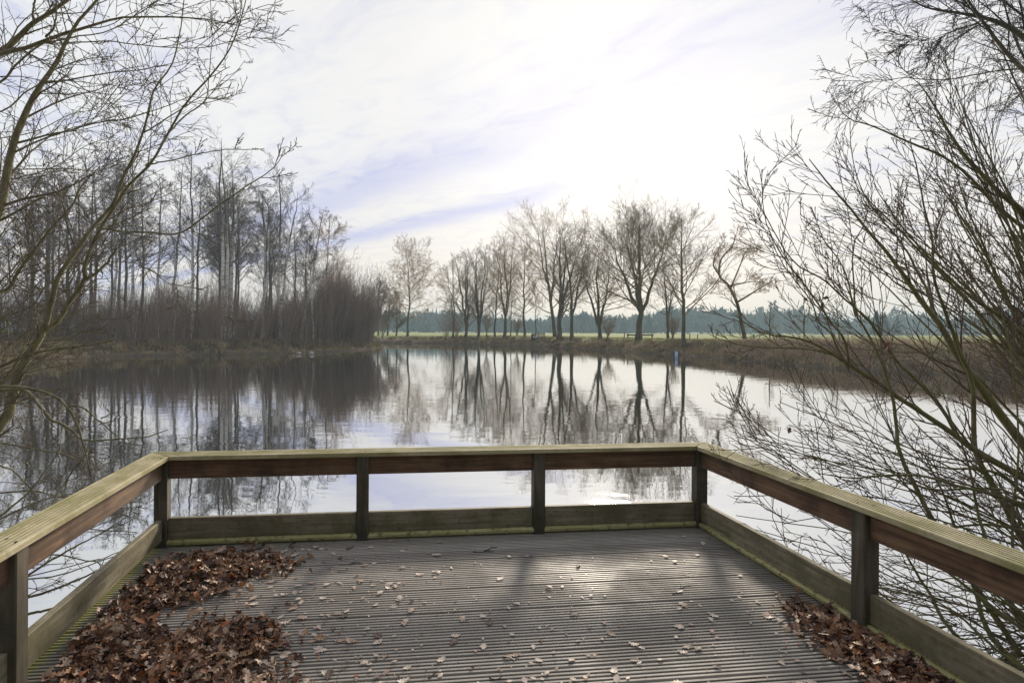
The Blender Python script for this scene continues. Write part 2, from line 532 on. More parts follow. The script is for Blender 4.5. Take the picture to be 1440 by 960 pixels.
# ------------------------------------------------------------------ haze
hm = bpy.data.materials.new('haze'); hm.use_nodes = True
t = NT(hm.node_tree)
pv = t.n('ShaderNodeVolumePrincipled', ins={'Color': (0.68, 0.90, 0.96, 1), 'Density': 0.00105, 'Anisotropy': 0.0})
t.n('ShaderNodeOutputMaterial', ins={'Volume': pv.outputs[0]})
hx, hy0, hy1, hz0, hz1 = 1020, -100, 1020, -3.0, 24.0
hv = [(sx * hx, yy, zz) for zz in (hz0, hz1) for yy in (hy0, hy1) for sx in (-1, 1)]
hz = link_mesh('haze', hv, [(0, 2, 3, 1), (4, 5, 7, 6), (0, 1, 5, 4), (2, 6, 7, 3), (0, 4, 6, 2), (1, 3, 7, 5)], hm)
hz['kind'] = 'stuff'

# ------------------------------------------------------------------ viewing platform
CORNER = np.array([-2.45, 4.05]); AX = np.array([-0.222, 0.975]); AX /= np.linalg.norm(AX)
BX = np.array([3.93, 0.476]); WID = float(np.linalg.norm(BX)); BX /= WID
BOARD, RIDGES = 0.145, 5
M['deck'] = deck_mat()
plat = thing('viewing_platform', (CORNER[0], CORNER[1], 0), 'wooden viewing platform with grooved deck boards and a low mossy railing on three sides', 'platform')


def pl(u, v, z):                 # platform coordinates: along the back rail, towards the camera, up
    p = BX * u - AX * v
    return (p[0], p[1], z)


def deck():
    rng = np.random.default_rng(3)
    prof = []                    # (v, z)
    v, nb = -0.135, 0
    while v < 6.0:
        pitch = (BOARD - 0.007) / RIDGES; dz = rng.uniform(-0.0022, 0.0022)
        prof += [(v, -0.03)]
        for r in range(RIDGES):
            a = v + r * pitch
            prof += [(a + 0.0015, dz - 0.0015), (a + 0.004, dz), (a + pitch * 0.58, dz), (a + pitch * 0.64, dz - 0.0015)]
            if r < RIDGES - 1: prof += [(a + pitch * 0.68, dz - 0.012), (a + pitch * 0.98, dz - 0.012)]
        prof += [(v + BOARD - 0.007, -0.03)]
        v += BOARD
    us = np.linspace(-0.13, WID + 0.13, 3)
    verts, uv, dirt = [], [], []
    for (vv, zz) in prof:
        for u in us: verts.append(pl(u, vv, zz)); uv.append((u, vv)); dirt.append((0.17, 0.16, 0.14) if zz < -0.009 else (1, 1, 1))
    nU = len(us); n = len(prof)
    q = [(i * nU + j, i * nU + j + 1, (i + 1) * nU + j + 1, (i + 1) * nU + j) for i in range(n - 1) for j in range(nU - 1)]
    link_mesh('deck', verts, q, M['deck'], plat, uv=uv, attr=np.array(dirt))


deck()


def beam(name, p0, p1, w_, z0, z1, mat, side=0.0, ridges=0, bevel=0.004, parent=plat, miter0=0.0, miter1=0.0):
    """a board from p0 to p1 (u,v), w_ wide, from z0 to z1; ridges cut along its top"""
    a = np.array(pl(*p0, 0))[:2]; b = np.array(pl(*p1, 0))[:2]
    L = np.linalg.norm(b - a); d = (b - a) / L; s = np.array([-d[1], d[0]])
    hw = w_ / 2
    sec = [(-hw + bevel, z0), (hw - bevel, z0), (hw, z0 + bevel), (hw, z1 - bevel), (hw - bevel, z1)]
    if ridges:
        p = (w_ - 2 * bevel) / ridges; g = 0.013
        for r in range(ridges - 1):
            x = hw - bevel - (r + 1) * p
            sec += [(x + p * 0.25, z1), (x + p * 0.20, z1 - g), (x - p * 0.15, z1 - g), (x - p * 0.20, z1)]
    sec += [(-hw + bevel, z1), (-hw, z1 - bevel), (-hw, z0 + bevel)]
    n = len(sec); K = 6
    verts, uv = [], []
    acc = np.cumsum([0] + [math.dist(sec[i], sec[i - 1]) for i in range(1, n)])
    off = random.Random(name + str(p0)).uniform(0, 30)
    for kx in range(K):
        f = kx / (K - 1)
        for i, (x, z) in enumerate(sec):
            l = f * L + (1 - f) * miter0 * x + f * miter1 * x
            q = a + d * l + s * (x + side)
            verts.append((q[0], q[1], z)); uv.append((l + off, acc[i] + off * 0.37))
    faces = [(kx * n + i, kx * n + (i + 1) % n, (kx + 1) * n + (i + 1) % n, (kx + 1) * n + i) for kx in range(K - 1) for i in range(n)]
    faces += [tuple(range(n))[::-1], tuple(range((K - 1) * n, K * n))]
    dirt = None
    if ridges:
        deep = [g0 < z1 - 0.01 and abs(x0) < hw - 0.001 and g0 > z0 + 0.001 for x0, g0 in sec]
        dirt = np.tile(np.array([(0.28, 0.27, 0.2) if q else (1, 1, 1) for q in deep]), (K, 1))
    return link_mesh(name, verts, faces, mat, parent, uv=uv, attr=dirt)


def post(u, v):
    h = 0.045
    c = [(-h, -h), (h, -h), (h, h), (-h, h)]
    b = 0.006
    sec = [(-h + b, -h), (h - b, -h), (h, -h + b), (h, h - b), (h - b, h), (-h + b, h), (-h, h - b), (-h, -h + b)]
    verts, uv = [], []
    off = random.Random(str((u, v))).uniform(0, 30)
    for z in (-1.2, -0.3, 0.15, 0.618):
        for i, (x, y) in enumerate(sec):
            verts.append(pl(u + x, v + y, z)); uv.append((z + off, i * 0.03 + off))
    n = 8
    f = [(k * n + i, k * n + (i + 1) % n, (k + 1) * n + (i + 1) % n, (k + 1) * n + i) for k in range(3) for i in range(n)]
    f += [tuple(range(24, 32))]
    link_mesh('post', verts, f, M['rail_post'], plat, uv=uv)


# posts: inner faces on u=0, u=WID, v=0
PH = 0.045
side_posts = [1.665, 3.33]
back_posts = [1.36, 2.69]
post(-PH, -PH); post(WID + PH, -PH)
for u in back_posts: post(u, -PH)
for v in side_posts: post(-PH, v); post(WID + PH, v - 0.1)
# back: boards set back behind the posts' front faces
ends = [0.0] + back_posts + [WID]
for a, b in zip(ends[:-1], ends[1:]):
    a2 = a + (PH if a > 0 else 0) + 0.001; b2 = b - (PH if b < WID else 0) - 0.001
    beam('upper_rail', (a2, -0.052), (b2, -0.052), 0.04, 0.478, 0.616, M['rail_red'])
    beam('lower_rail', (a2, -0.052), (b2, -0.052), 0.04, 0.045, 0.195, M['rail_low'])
for u, dv in ((-0.052, 0.0), (WID + 0.052, -0.1)):
    vs = [0.0] + [v + dv for v in side_posts] + [5.2]
    for i, (a, b) in enumerate(zip(vs[:-1], vs[1:])):
        a2 = a + (PH if i else 0) + 0.001; b2 = b - (PH if i < 2 else 0) - 0.001
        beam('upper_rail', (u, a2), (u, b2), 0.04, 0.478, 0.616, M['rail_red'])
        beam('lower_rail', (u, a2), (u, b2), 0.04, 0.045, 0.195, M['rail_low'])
M['edge_moss'] = wood('edge_moss', (0.28, 0.26, 0.11), (0.52, 0.47, 0.24), (0.36, 0.34, 0.13), 0.7, specks=0.75)
beam('edge_batten', (0.0, -0.030), (WID, -0.030), 0.058, 0.001, 0.043, M['edge_moss'], bevel=0.012)
beam('edge_batten', (WID + 0.036, -0.0), (WID + 0.036, 5.2), 0.045, 0.001, 0.036, M['edge_moss'], bevel=0.010)
# caps: 0.17 wide grooved boards, inner edge 15 mm proud of the posts, mitred at the corners
CW = 0.17; ci = -0.015
mu = -(CW / 2 + ci)
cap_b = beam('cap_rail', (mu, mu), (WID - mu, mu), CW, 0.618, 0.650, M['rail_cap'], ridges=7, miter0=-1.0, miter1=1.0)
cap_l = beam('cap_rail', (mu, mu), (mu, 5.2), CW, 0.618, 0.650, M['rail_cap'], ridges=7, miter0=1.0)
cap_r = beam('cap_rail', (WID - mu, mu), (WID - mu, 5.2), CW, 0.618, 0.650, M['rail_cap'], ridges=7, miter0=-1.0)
def screws(cap, spots):
    bg = None
    for (u, v) in spots:
        a = np.linspace(0, 2 * np.pi, 10, endpoint=False); vv = []
        for rr, z in ((0.0075, 0.646), (0.0075, 0.6512), (0.0045, 0.6512), (0.001, 0.6490)):
            for q in a:
                p = pl(u + rr * math.cos(q), v + rr * math.sin(q), z); vv.append(p)
        ix = np.arange(40).reshape(4, 10)
        link_mesh('screw', vv, np.stack([ix[:-1], np.roll(ix[:-1], -1, 1), np.roll(ix[1:], -1, 1), ix[1:]], -1).reshape(-1, 4), M['screw'], cap)


M['screw'] = plain('screw', (0.05, 0.045, 0.04), 0.5)
screws(cap_b, [(u + d, -PH + e) for u in [0.05] + back_posts + [WID - 0.05] for d, e in ((-0.02, -0.03), (0.02, 0.03))])
screws(cap_l, [(-PH + e, v + d) for v in [0.05] + side_posts for d, e in ((-0.02, -0.03), (0.02, 0.03))])
screws(cap_r, [(WID + PH + e, v + d - 0.1) for v in [0.15] + side_posts for d, e in ((-0.02, -0.03), (0.02, 0.03))])
# joists under the deck
for v in (0.05, 1.5, 3.0, 4.5):
    beam('joist', (-0.1, v), (WID + 0.1, v), 0.07, -0.22, -0.04, M['rail_post'])

# ------------------------------------------------------------------ leaves


def leaf_mesh(rng, size):
    """a lobed, curled oak leaf: verts, faces"""
    n = 9
    tt = np.linspace(0, 1, n)
    half = 0.30 * np.sin(np.pi * np.clip(tt * 0.94 + 0.03, 0, 1)) ** 0.8 * (0.72 + 0.45 * tt)
    half = half * (1 + 0.38 * np.where(np.arange(n) % 2, 1, -1) * (np.arange(n) > 0) * (np.arange(n) < n - 1))
    curl, bend, tw = rng.uniform(-0.2, 1.3), rng.uniform(-0.8, 1.0), rng.uniform(-0.7, 0.7)
    v = []
    for i in range(n):
        y = tt[i] - 0.5
        zc = bend * (y * y) * 0.8
        for s in (-1, 0, 1):
            x = s * half[i] * rng.uniform(0.85, 1.15)
            a = tw * y + curl * s * 0.5
            v.append((x * math.cos(a), y, zc + abs(x) * math.sin(curl * 0.6) + x * math.sin(tw * y)))
    v = np.array(v) * size
    f = [(3 * i + j, 3 * i + j + 1, 3 * i + j + 4, 3 * i + j + 3) for i in range(n - 1) for j in (0, 1)]
    m = len(v)
    st = np.array([(-0.006, -0.5, bend * .2), (0.006, -0.5, bend * .2), (0.01, -0.72, bend * .3), (0.0, -0.72, bend * .3)]) * size
    v = np.vstack([v, st]); f.append((m, m + 1, m + 2, m + 3))
    return v, np.array(f)


LEAF_COL = np.array([(0.085, 0.036, 0.018), (0.15, 0.066, 0.032), (0.23, 0.11, 0.052), (0.33, 0.19, 0.105), (0.32, 0.11, 0.030),
                     (0.48, 0.36, 0.27), (0.40, 0.28, 0.195), (0.085, 0.038, 0.028)])


def rot_mats(rng, n, tilt):
    a = rng.uniform(0, 2 * np.pi, n); b = rng.normal(0, tilt, n); c_ = rng.normal(0, tilt, n)
    ca, sa, cb, sb, cc, sc = np.cos(a), np.sin(a), np.cos(b), np.sin(b), np.cos(c_), np.sin(c_)
    Z_ = np.zeros(n); O = np.ones(n)
    Rz = np.stack([ca, -sa, Z_, sa, ca, Z_, Z_, Z_, O], -1).reshape(n, 3, 3)
    Rx = np.stack([O, Z_, Z_, Z_, cb, -sb, Z_, sb, cb], -1).reshape(n, 3, 3)
    Ry = np.stack([cc, Z_, sc, Z_, O, Z_, -sc, Z_, cc], -1).reshape(n, 3, 3)
    return Rz @ Rx @ Ry


def in_poly(x, y, poly):
    ins = np.zeros(x.shape, bool)
    for (ax, ay), (bx, by) in zip(poly, poly[1:] + poly[:1]):
        ins ^= ((ay > y) != (by > y)) & (x < (bx - ax) * (y - ay) / (by - ay + 1e-12) + ax)
    return ins


def ground_poly(pix): return [tuple(at_z(px, py, 0.0)[:2]) for px, py in pix]


def sample_poly(poly, n, rng):
    p = np.array(poly); lo, hi = p.min(0), p.max(0); out = []
    while len(out) < n:
        q = rng.uniform(lo, hi, (n * 2, 2)); out += list(q[in_poly(q[:, 0], q[:, 1], poly)])
    return np.array(out[:n])


def inside_deck(xy):
    q = xy - CORNER
    Mx = np.linalg.inv(np.stack([BX, -AX], 1)); uv = q @ Mx.T
    return (uv[:, 0] > 0.0) & (uv[:, 0] < WID) & (uv[:, 1] > 0.0)


def leaf_pile(name, polys, counts, label, seed):
    rng = np.random.default_rng(seed)
    protos = [leaf_mesh(rng, 1.0) for _ in range(14)]
    bag = Bag()
    for poly, n in zip(polys, counts):
        gp = ground_poly(poly); xy = sample_poly(gp, n, rng)
        P0 = np.array(gp)
        cen = P0.mean(0)
        # depth inside the outline gives the heap its thickness
        dmin = np.full(n, 9.0)
        for (a, b) in zip(P0, np.roll(P0, -1, 0)):
            e = b - a; tt = np.clip(((xy - a) @ e) / (e @ e), 0, 1)
            dmin = np.minimum(dmin, np.linalg.norm(xy - a - tt[:, None] * e, axis=1))
        keep = (rng.random(n) < 0.12 + dmin / 0.16)
        xy = xy + rng.normal(0, 0.055, xy.shape) * (1 + 1.2 * (rng.random((n, 1)) < 0.15))
        keep &= inside_deck(xy)
        keep &= (wave(xy[:, 0] * 2.4 + 1, xy[:, 1] * 2.4) + 0.8 * wave(xy[:, 0] * 6, xy[:, 1] * 6 + 2) > -0.55) | (rng.random(n) < 0.3)
        top = 0.008 + 0.060 * sstep(dmin, 0.0, 0.32) * (0.75 + 0.5 * wave(xy[:, 0] * 5, xy[:, 1] * 5))
        z = 0.008 + top * rng.random(n) ** 0.55
        size = rng.uniform(0.028, 0.068, n)
        Rm = rot_mats(rng, n, 0.55)
        pick = rng.integers(0, len(protos), n)
        w_ = np.array([2.6, 3.4, 4, 3, 1.3, 1.6, 2.2, 2.4]); ci_ = rng.choice(len(LEAF_COL), n, p=w_ / w_.sum())
        for k_, (pv_, pf_) in enumerate(protos):
            s = np.where((pick == k_) & keep)[0]
            if not len(s): continue
            vv = np.einsum('nij,mj->nmi', Rm[s], pv_) * size[s][:, None, None]
            vv[..., :2] += xy[s][:, None]; vv[..., 2] += z[s][:, None]
            vv[..., 2] = np.maximum(vv[..., 2], 0.004)
            ff = (pf_[None] + (np.arange(len(s)) * len(pv_))[:, None, None]).reshape(-1, 4)
            cc = np.repeat(LEAF_COL[ci_[s]] * rng.uniform(0.8, 1.2, (len(s), 1)), len(pv_), 0)
            bag.add(vv.reshape(-1, 3), ff, cc)
    o = bag.link(name, M['tint_leaf'])
    tag(o, label, 'leaf pile', kind='stuff')


leaf_pile('leaf_pile',
          [[(232, 790), (300, 778), (360, 780), (420, 790), (400, 803), (345, 815), (300, 838), (250, 852), (210, 868), (150, 880), (175, 835)],
           [(120, 885), (175, 868), (220, 880), (235, 905), (300, 868), (370, 880), (400, 905), (395, 935), (380, 1000), (60, 1000), (85, 940)]],
          [3600, 4200], 'thick drift of wet brown oak leaves against the left railing', 5)
leaf_pile('leaf_pile',
          [[(1110, 845), (1160, 855), (1200, 880), (1240, 893), (1300, 920), (1400, 985), (1290, 1000), (1220, 955), (1165, 915), (1115, 885)]],
          [2300], 'drift of dark brown leaves below the right railing', 6)


def leaf_mat(name, c):
    m, t = new_mat(name)
    tc = t.n('ShaderNodeTexCoord').outputs['Object']
    n = t.noise(tc, 30.0, 4, 0.6)
    cc = t.ramp(n, [(0.3, tuple(0.6 * v for v in c)), (0.7, tuple(1.15 * v for v in c))])
    principled(t, cc, 0.55, None, 0.35)
    return m


def loose_leaves():
    rng = np.random.default_rng(11)
    kinds = [('pale tan', (0.50, 0.41, 0.34), 0.6), ('pinkish brown', (0.36, 0.25, 0.19), 0.28), ('dark brown', (0.10, 0.058, 0.04), 0.12)]
    mats = [leaf_mat('loose_leaf', c_) for _, c_, _ in kinds]
    meshes = []
    for mt in mats:
        row = []
        for i in range(5):
            v, f = leaf_mesh(rng, 1.0); v[:, 2] *= 0.6
            me = bpy.data.meshes.new('fallen_leaf'); me.from_pydata(v.tolist(), [], f.tolist()); me.materials.append(mt); me.update()
            row.append((me, float(v[:, 2].min())))
        meshes.append(row)
    spots = [(430, 760), (398, 752), (470, 762), (566, 778), (618, 779), (522, 794), (592, 810), (478, 819), (610, 808), (708, 813), (556, 826),
             (545, 826), (500, 828), (530, 833), (485, 867), (455, 866), (425, 870), (580, 860), (565, 877), (650, 876), (635, 902), (640, 895),
             (500, 903), (460, 895), (720, 894), (725, 923), (745, 932), (755, 955), (620, 950), (545, 948), (530, 955), (620, 928), (508, 930),
             (775, 825), (792, 825), (822, 841), (831, 840), (770, 840), (808, 865), (775, 884), (850, 878), (860, 893), (793, 893), (895, 906),
             (905, 910), (840, 922), (830, 925), (865, 946), (870, 953), (766, 946), (900, 931), (960, 849), (975, 847), (982, 850), (1005, 868),
             (1000, 872), (953, 881), (975, 878), (950, 898), (968, 908), (955, 915), (1000, 894), (1008, 897), (1062, 847), (1052, 860),
             (1058, 875), (1075, 862), (1080, 868), (1045, 812), (1040, 840), (935, 782), (963, 755), (988, 763), (1097, 935), (1100, 930),
             (1110, 880), (1095, 873), (1105, 868), (660, 754), (785, 745), (605, 748)]
    for _ in range(190):
        if rng.random() < 0.72: spots.append((rng.triangular(300, 390, 640), rng.uniform(765, 985)))
        else: spots.append((rng.uniform(540, 1150), rng.uniform(760, 985)))
    base = None; k_ = 0
    for (px, py) in spots:
        p = at_z(px + rng.normal(0, 2), py + rng.normal(0, 1.5), 0.0)
        if not inside_deck(p[None, :2])[0]: continue
        ki = rng.choice(3, p=[q for _, _, q in kinds])
        me, zmin = meshes[ki][rng.integers(0, 5)]
        if base is None: o = base = bpy.data.objects.new('fallen_leaf', me)
        else: o = base.copy(); o.data = me
        s = rng.uniform(0.022, 0.062)
        o.scale = (s, s, s); o.rotation_euler = (rng.normal(0, 0.08), rng.normal(0, 0.08), rng.uniform(0, 6.28))
        o.location = (p[0], p[1], 0.005 - zmin * s)
        COL.objects.link(o)
        tag(o, 'single %s oak leaf lying loose on the grooved deck boards' % kinds[ki][0], 'leaf', '%s leaves scattered over the deck' % kinds[ki][0])
    # a few bits of twig
    rng2 = random.Random(4)
    for (px, py, ln, a) in [(690, 772, 0.17, 0.35), (680, 776, 0.22, -0.2), (485, 802, 0.14, -0.2), (493, 793, 0.2, -0.05), (958, 830, 0.26, 0.4), (610, 950, 0.1, 0.6), (700, 955, 0.12, -0.4)]:
        p = at_z(px, py, 0.0)
        nn = 7; ln *= 0.65; x = np.linspace(-0.5, 0.5, nn) * ln
        pts = np.stack([x, 0.15 * ln * np.sin(x / ln * 4 + a), np.full(nn, 0.0)], -1)
        rad = np.linspace(0.0028, 0.0015, nn)
        b = Bag(); r_ = np.random.default_rng(int(px)); b.tubes(pts[None], rad[None], 5, r_)
        side = np.array([[x[3], pts[3, 1], 0], [x[3] + ln * .12, pts[3, 1] + ln * .1, 0.004], [x[3] + ln * .2, pts[3, 1] + ln * .22, 0.006]])
        b.tubes(side[None], np.array([[.0025, .002, .0012]]), 5, r_)
        o = b.link('fallen_twig', M['twig_dark']); o.location = (p[0], p[1], 0.0045); o.rotation_euler = (0, 0, a)
        tag(o, 'short dark twig lying on the deck boards', 'twig', 'twigs lying on the deck')


loose_leaves()

def crumbs():
    rng = np.random.default_rng(17)
    n = 1500
    px = np.where(rng.random(n) < 0.6, rng.triangular(200, 380, 700, n), rng.uniform(300, 1250, n)); py = rng.uniform(752, 990, n)
    xy = np.array([at_z(a, b, 0.0)[:2] for a, b in zip(px, py)])
    keep = inside_deck(xy); xy = xy[keep]; n = len(xy)
    v = rng.normal(0, 1, (n, 4, 2)); a = np.array([0, np.pi / 2, np.pi, 1.5 * np.pi])
    rad = rng.uniform(0.5, 1.3, (n, 4)) * rng.choice([0.004, 0.007, 0.011], (n, 1), p=[.5, .35, .15])
    th = a[None] + rng.uniform(0, 6.28, (n, 1)) + rng.normal(0, 0.3, (n, 4))
    vv = np.stack([xy[:, :1] + rad * np.cos(th), xy[:, 1:] + rad * np.sin(th), 0.0045 + rng.uniform(0, 0.004, (n, 4))], -1)
    col = LEAF_COL[rng.choice(len(LEAF_COL), n)]
    bag = Bag(); bag.add(vv.reshape(-1, 3), np.arange(n * 4).reshape(n, 4), np.repeat(col, 4, 0))
    tag(bag.link('leaf_crumbs', M['tint_leaf']), 'tiny broken leaf crumbs strewn over the deck boards', 'leaf crumbs', kind='stuff')


crumbs()

# ------------------------------------------------------------------ trees
def grow(rng, h, r0, st):
    """local-space tree: trunk tubes list, crown tubes list"""
    K = 14
    tt = np.linspace(0, 1, K)
    lean = st.get('lean', 0.0)
    trunk = np.zeros((1, K, 3)); trunk[0, :, 2] = tt * h * st.get('top', 0.93)
    trunk[0, :, 0] = lean * h * tt ** st.get('leanpow', 1.3)
    wob = np.cumsum(rng.normal(0, 1, (K, 2)), 0) * h * st.get('wig', 0.006); wob -= wob[0]
    trunk[0, :, :2] += wob
    tr = (r0 * (1 - tt) ** st.get('taper', 0.9) + 0.02)[None]
    tr[0, 0] *= 1.35; tr[0, 1] *= 1.0
    stems, radii = [trunk], [tr]
    for (t_, dx, L_, k2) in st.get('forks', []):      # extra leaders
        i = int(t_ * (K - 1)); p0 = trunk[0, i]
        q = np.zeros((1, K, 3))
        side = np.array([dx, rng.uniform(-0.5, 0.5) * abs(dx), 0.0])
        q[0] = p0 + side * (tt[:, None] ** k2) * h + np.array([0, 0, 1.0]) * tt[:, None] * L_ * h
        wob = np.cumsum(rng.normal(0, 1, (K, 2)), 0) * h * st.get('wig', 0.006) * 1.2; wob -= wob[0]
        q[0, :, :2] += wob
        stems.append(q); radii.append((tr[0, i] * 0.72 * (1 - tt) ** 0.9 + 0.018)[None])
    P0, R0 = np.concatenate(stems), np.concatenate(radii)
    ns = len(P0)
    n1 = max(6, st.get('n1', 24) // (1 if ns == 1 else 2))
    P1, R1 = spawn(P0, R0, n1, rng, st.get('clear', 0.22), 0.98, st.get('ang', (36, 64)), st.get('l1', 0.46), st.get('fall', 0.66),
                   7, st.get('up1', 0.06), 0.08, st.get('rr1', 0.42), 0.012, absL=h)
    P2, R2 = spawn(P1, R1, st.get('n2', 9), rng, 0.2, 1.0, (25, 50), st.get('l2', 0.42), 0.45, 5, st.get('up2', 0.06), 0.10, 0.55, 0.009)
    P3, R3 = spawn(P2, R2, st.get('n3', 6), rng, 0.15, 1.0, (25, 55), st.get('l3', 0.5), 0.4, 4, st.get('up3', 0.03), 0.15, 0.6, st.get('rt', 0.0075))
    P4, R4 = spawn(P3, R3, st.get('n4', 3), rng, 0.2, 1.0, (25, 55), st.get('l4', 0.55), 0.3, 3, st.get('up4', 0.0), 0.15, 0.8, st.get('rt', 0.0075))
    return [(P0, R0, 8)], [(P1, R1, 5), (P2, R2, 4), (P3, R3, 3), (P4, R4, 3)]


def tree_parts(rng, h, r0, st, root, bark_m, twig_m):
    tr, cr = grow(rng, h, r0, st)
    b = Bag()
    for P, R, s in tr: b.tubes(P, R, s, rng)
    b.link('trunk', bark_m, root, smooth=True)
    b = Bag()
    for P, R, s in cr: b.tubes(P, R, s, rng)
    b.link('crown', twig_m, root)


def base_at(px, depth, dz=-0.15):
    x = (px - CX) / F * depth
    z = float(ground_z(np.array([x]), np.array([depth]))[0])
    return np.array([x, depth, z + dz])


ROW = dict(n1=28, n2=8, n3=6, n4=4, ang=(50, 78, 18, 42), up1=0.075, fall=0.6, l2=0.48, l3=0.5, l4=0.6, rt=0.0045)
# px, depth, top py, trunk radius, style, label, twig material
row = [
    (573, 99, 358, 0.24, dict(n1=36, n2=9, n4=5, clear=0.24, l1=0.52, rt=0.0085, fall=0.42, ang=(50, 78, 30, 52), up1=0.06, up3=-0.04, up4=-0.08), 'lone tree with a broad golden crown standing apart left of the row', 'twig_gold'),
    (637, 95, 362, 0.17, dict(n1=26, clear=0.2, l1=0.37, up3=-0.05, forks=[(0.3, -0.14, 0.6, 1.2)]), 'thin forked tree first at the left end of the row', 'twig_gold'),
    (655, 93, 352, 0.24, dict(clear=0.12, l1=0.37, ang=(40, 64, 18, 42), forks=[(0.02, -0.09, 0.9, 1.1), (0.05, 0.06, 0.88, 1.0)]), 'dark clump of close stems with brambles round its foot', 'twig_row'),
    (673, 92, 345, 0.22, dict(clear=0.15, l1=0.34, ang=(40, 62, 18, 42), forks=[(0.02, 0.07, 0.92, 1.0), (0.02, -0.05, 0.88, 1.0), (0.2, 0.12, 0.7, 1.2)]), 'many stemmed tree of tall parallel stems left of the slim pole tree', 'twig_row'),
    (696, 90, 350, 0.17, dict(clear=0.22, l1=0.33, ang=(47, 69, 18, 42)), 'slim straight tree between the many stemmed tree and the thick oval crowned one', 'twig_row'),
    (709, 88, 337, 0.30, dict(clear=0.2, l1=0.44, ang=(42, 69, 18, 42), forks=[(0.25, 0.10, 0.68, 1.0), (0.25, -0.09, 0.66, 1.0)]), 'thick trunked tree with a full oval crown left of the bench', 'twig_gold'),
    (718, 91, 402, 0.08, dict(n1=16, clear=0.25, l1=0.30, n4=2), 'small thin sapling behind the oval crowned tree', 'twig_row'),
    (738, 87, 347, 0.22, dict(clear=0.24, l1=0.41, ang=(52, 79, 18, 42)), 'straight tree immediately left of the bench', 'twig_row'),
    (752.5, 86, 392, 0.07, dict(n1=14, clear=0.35, l1=0.27, n4=2), 'young staked tree standing just behind the bench', 'twig_row'),
    (781, 83, 304, 0.32, dict(clear=0.16, l1=0.51, ang=(47, 74, 18, 42), lean=-0.12, leanpow=0.9, forks=[(0.35, 0.06, 0.62, 1.0), (0.4, -0.12, 0.55, 1.0)]), 'tall tree whose trunk leans left over the bench', 'twig_gold'),
    (786, 78, 318, 0.42, dict(clear=0.18, l1=0.41, ang=(44, 69, 18, 42), forks=[(0.12, 0.07, 0.8, 1.1), (0.2, 0.16, 0.66, 1.0)]), 'massive double trunk tree right of the leaning one', 'twig_row'),
    (804, 76, 322, 0.30, dict(clear=0.22, l1=0.44, ang=(47, 69, 18, 42), lean=-0.02, forks=[(0.26, 0.10, 0.62, 1.0)]), 'tree with a broken stub beside its trunk', 'twig_row'),
    (844, 71, 346, 0.30, dict(n1=22, clear=0.2, l1=0.51, ang=(50, 74, 18, 42), fall=0.6, forks=[(0.16, -0.16, 0.7, 0.8), (0.22, 0.12, 0.7, 1.0)]), 'short trunked tree forking low left of the great oak', 'twig_row'),
    (898, 64, 300, 0.42, dict(n1=30, clear=0.24, l1=0.61, ang=(52, 84, 18, 42), fall=0.62, up1=0.11, n2=10, n3=7, forks=[(0.3, -0.2, 0.55, 0.9), (0.3, 0.16, 0.58, 0.9), (0.36, -0.08, 0.55, 1.0)]), 'great spreading oak with the widest crown of the row', 'twig_row'),
    (940, 66, 362, 0.18, dict(n1=20, clear=0.25, l1=0.37, lean=-0.06, forks=[(0.2, 0.1, 0.62, 1.0)]), 'small forked tree between the great oak and the pale trunk', 'twig_red'),
    (962, 53, 303, 0.23, dict(n1=28, clear=0.26, l1=0.51, ang=(47, 74, 18, 42), up1=0.08, fall=0.6), 'pale trunked tall tree rooted low on the bank by the blue gauge', 'twig_row'),
]
for i, (px, dep, top, r0, st, lab, tw) in enumerate(row):
    r0 *= 0.8
    b = base_at(px, dep)
    if px == 962: b[2] = 0.15
    h = EYE + (HY - top) / F * dep - b[2]
    root = thing('bare_tree', b, lab, 'tree', 'bare trees in a row along the far bank')
    tree_parts(np.random.default_rng(100 + i), h, r0, {**ROW, **st}, root, M['bark_row'], M[tw])


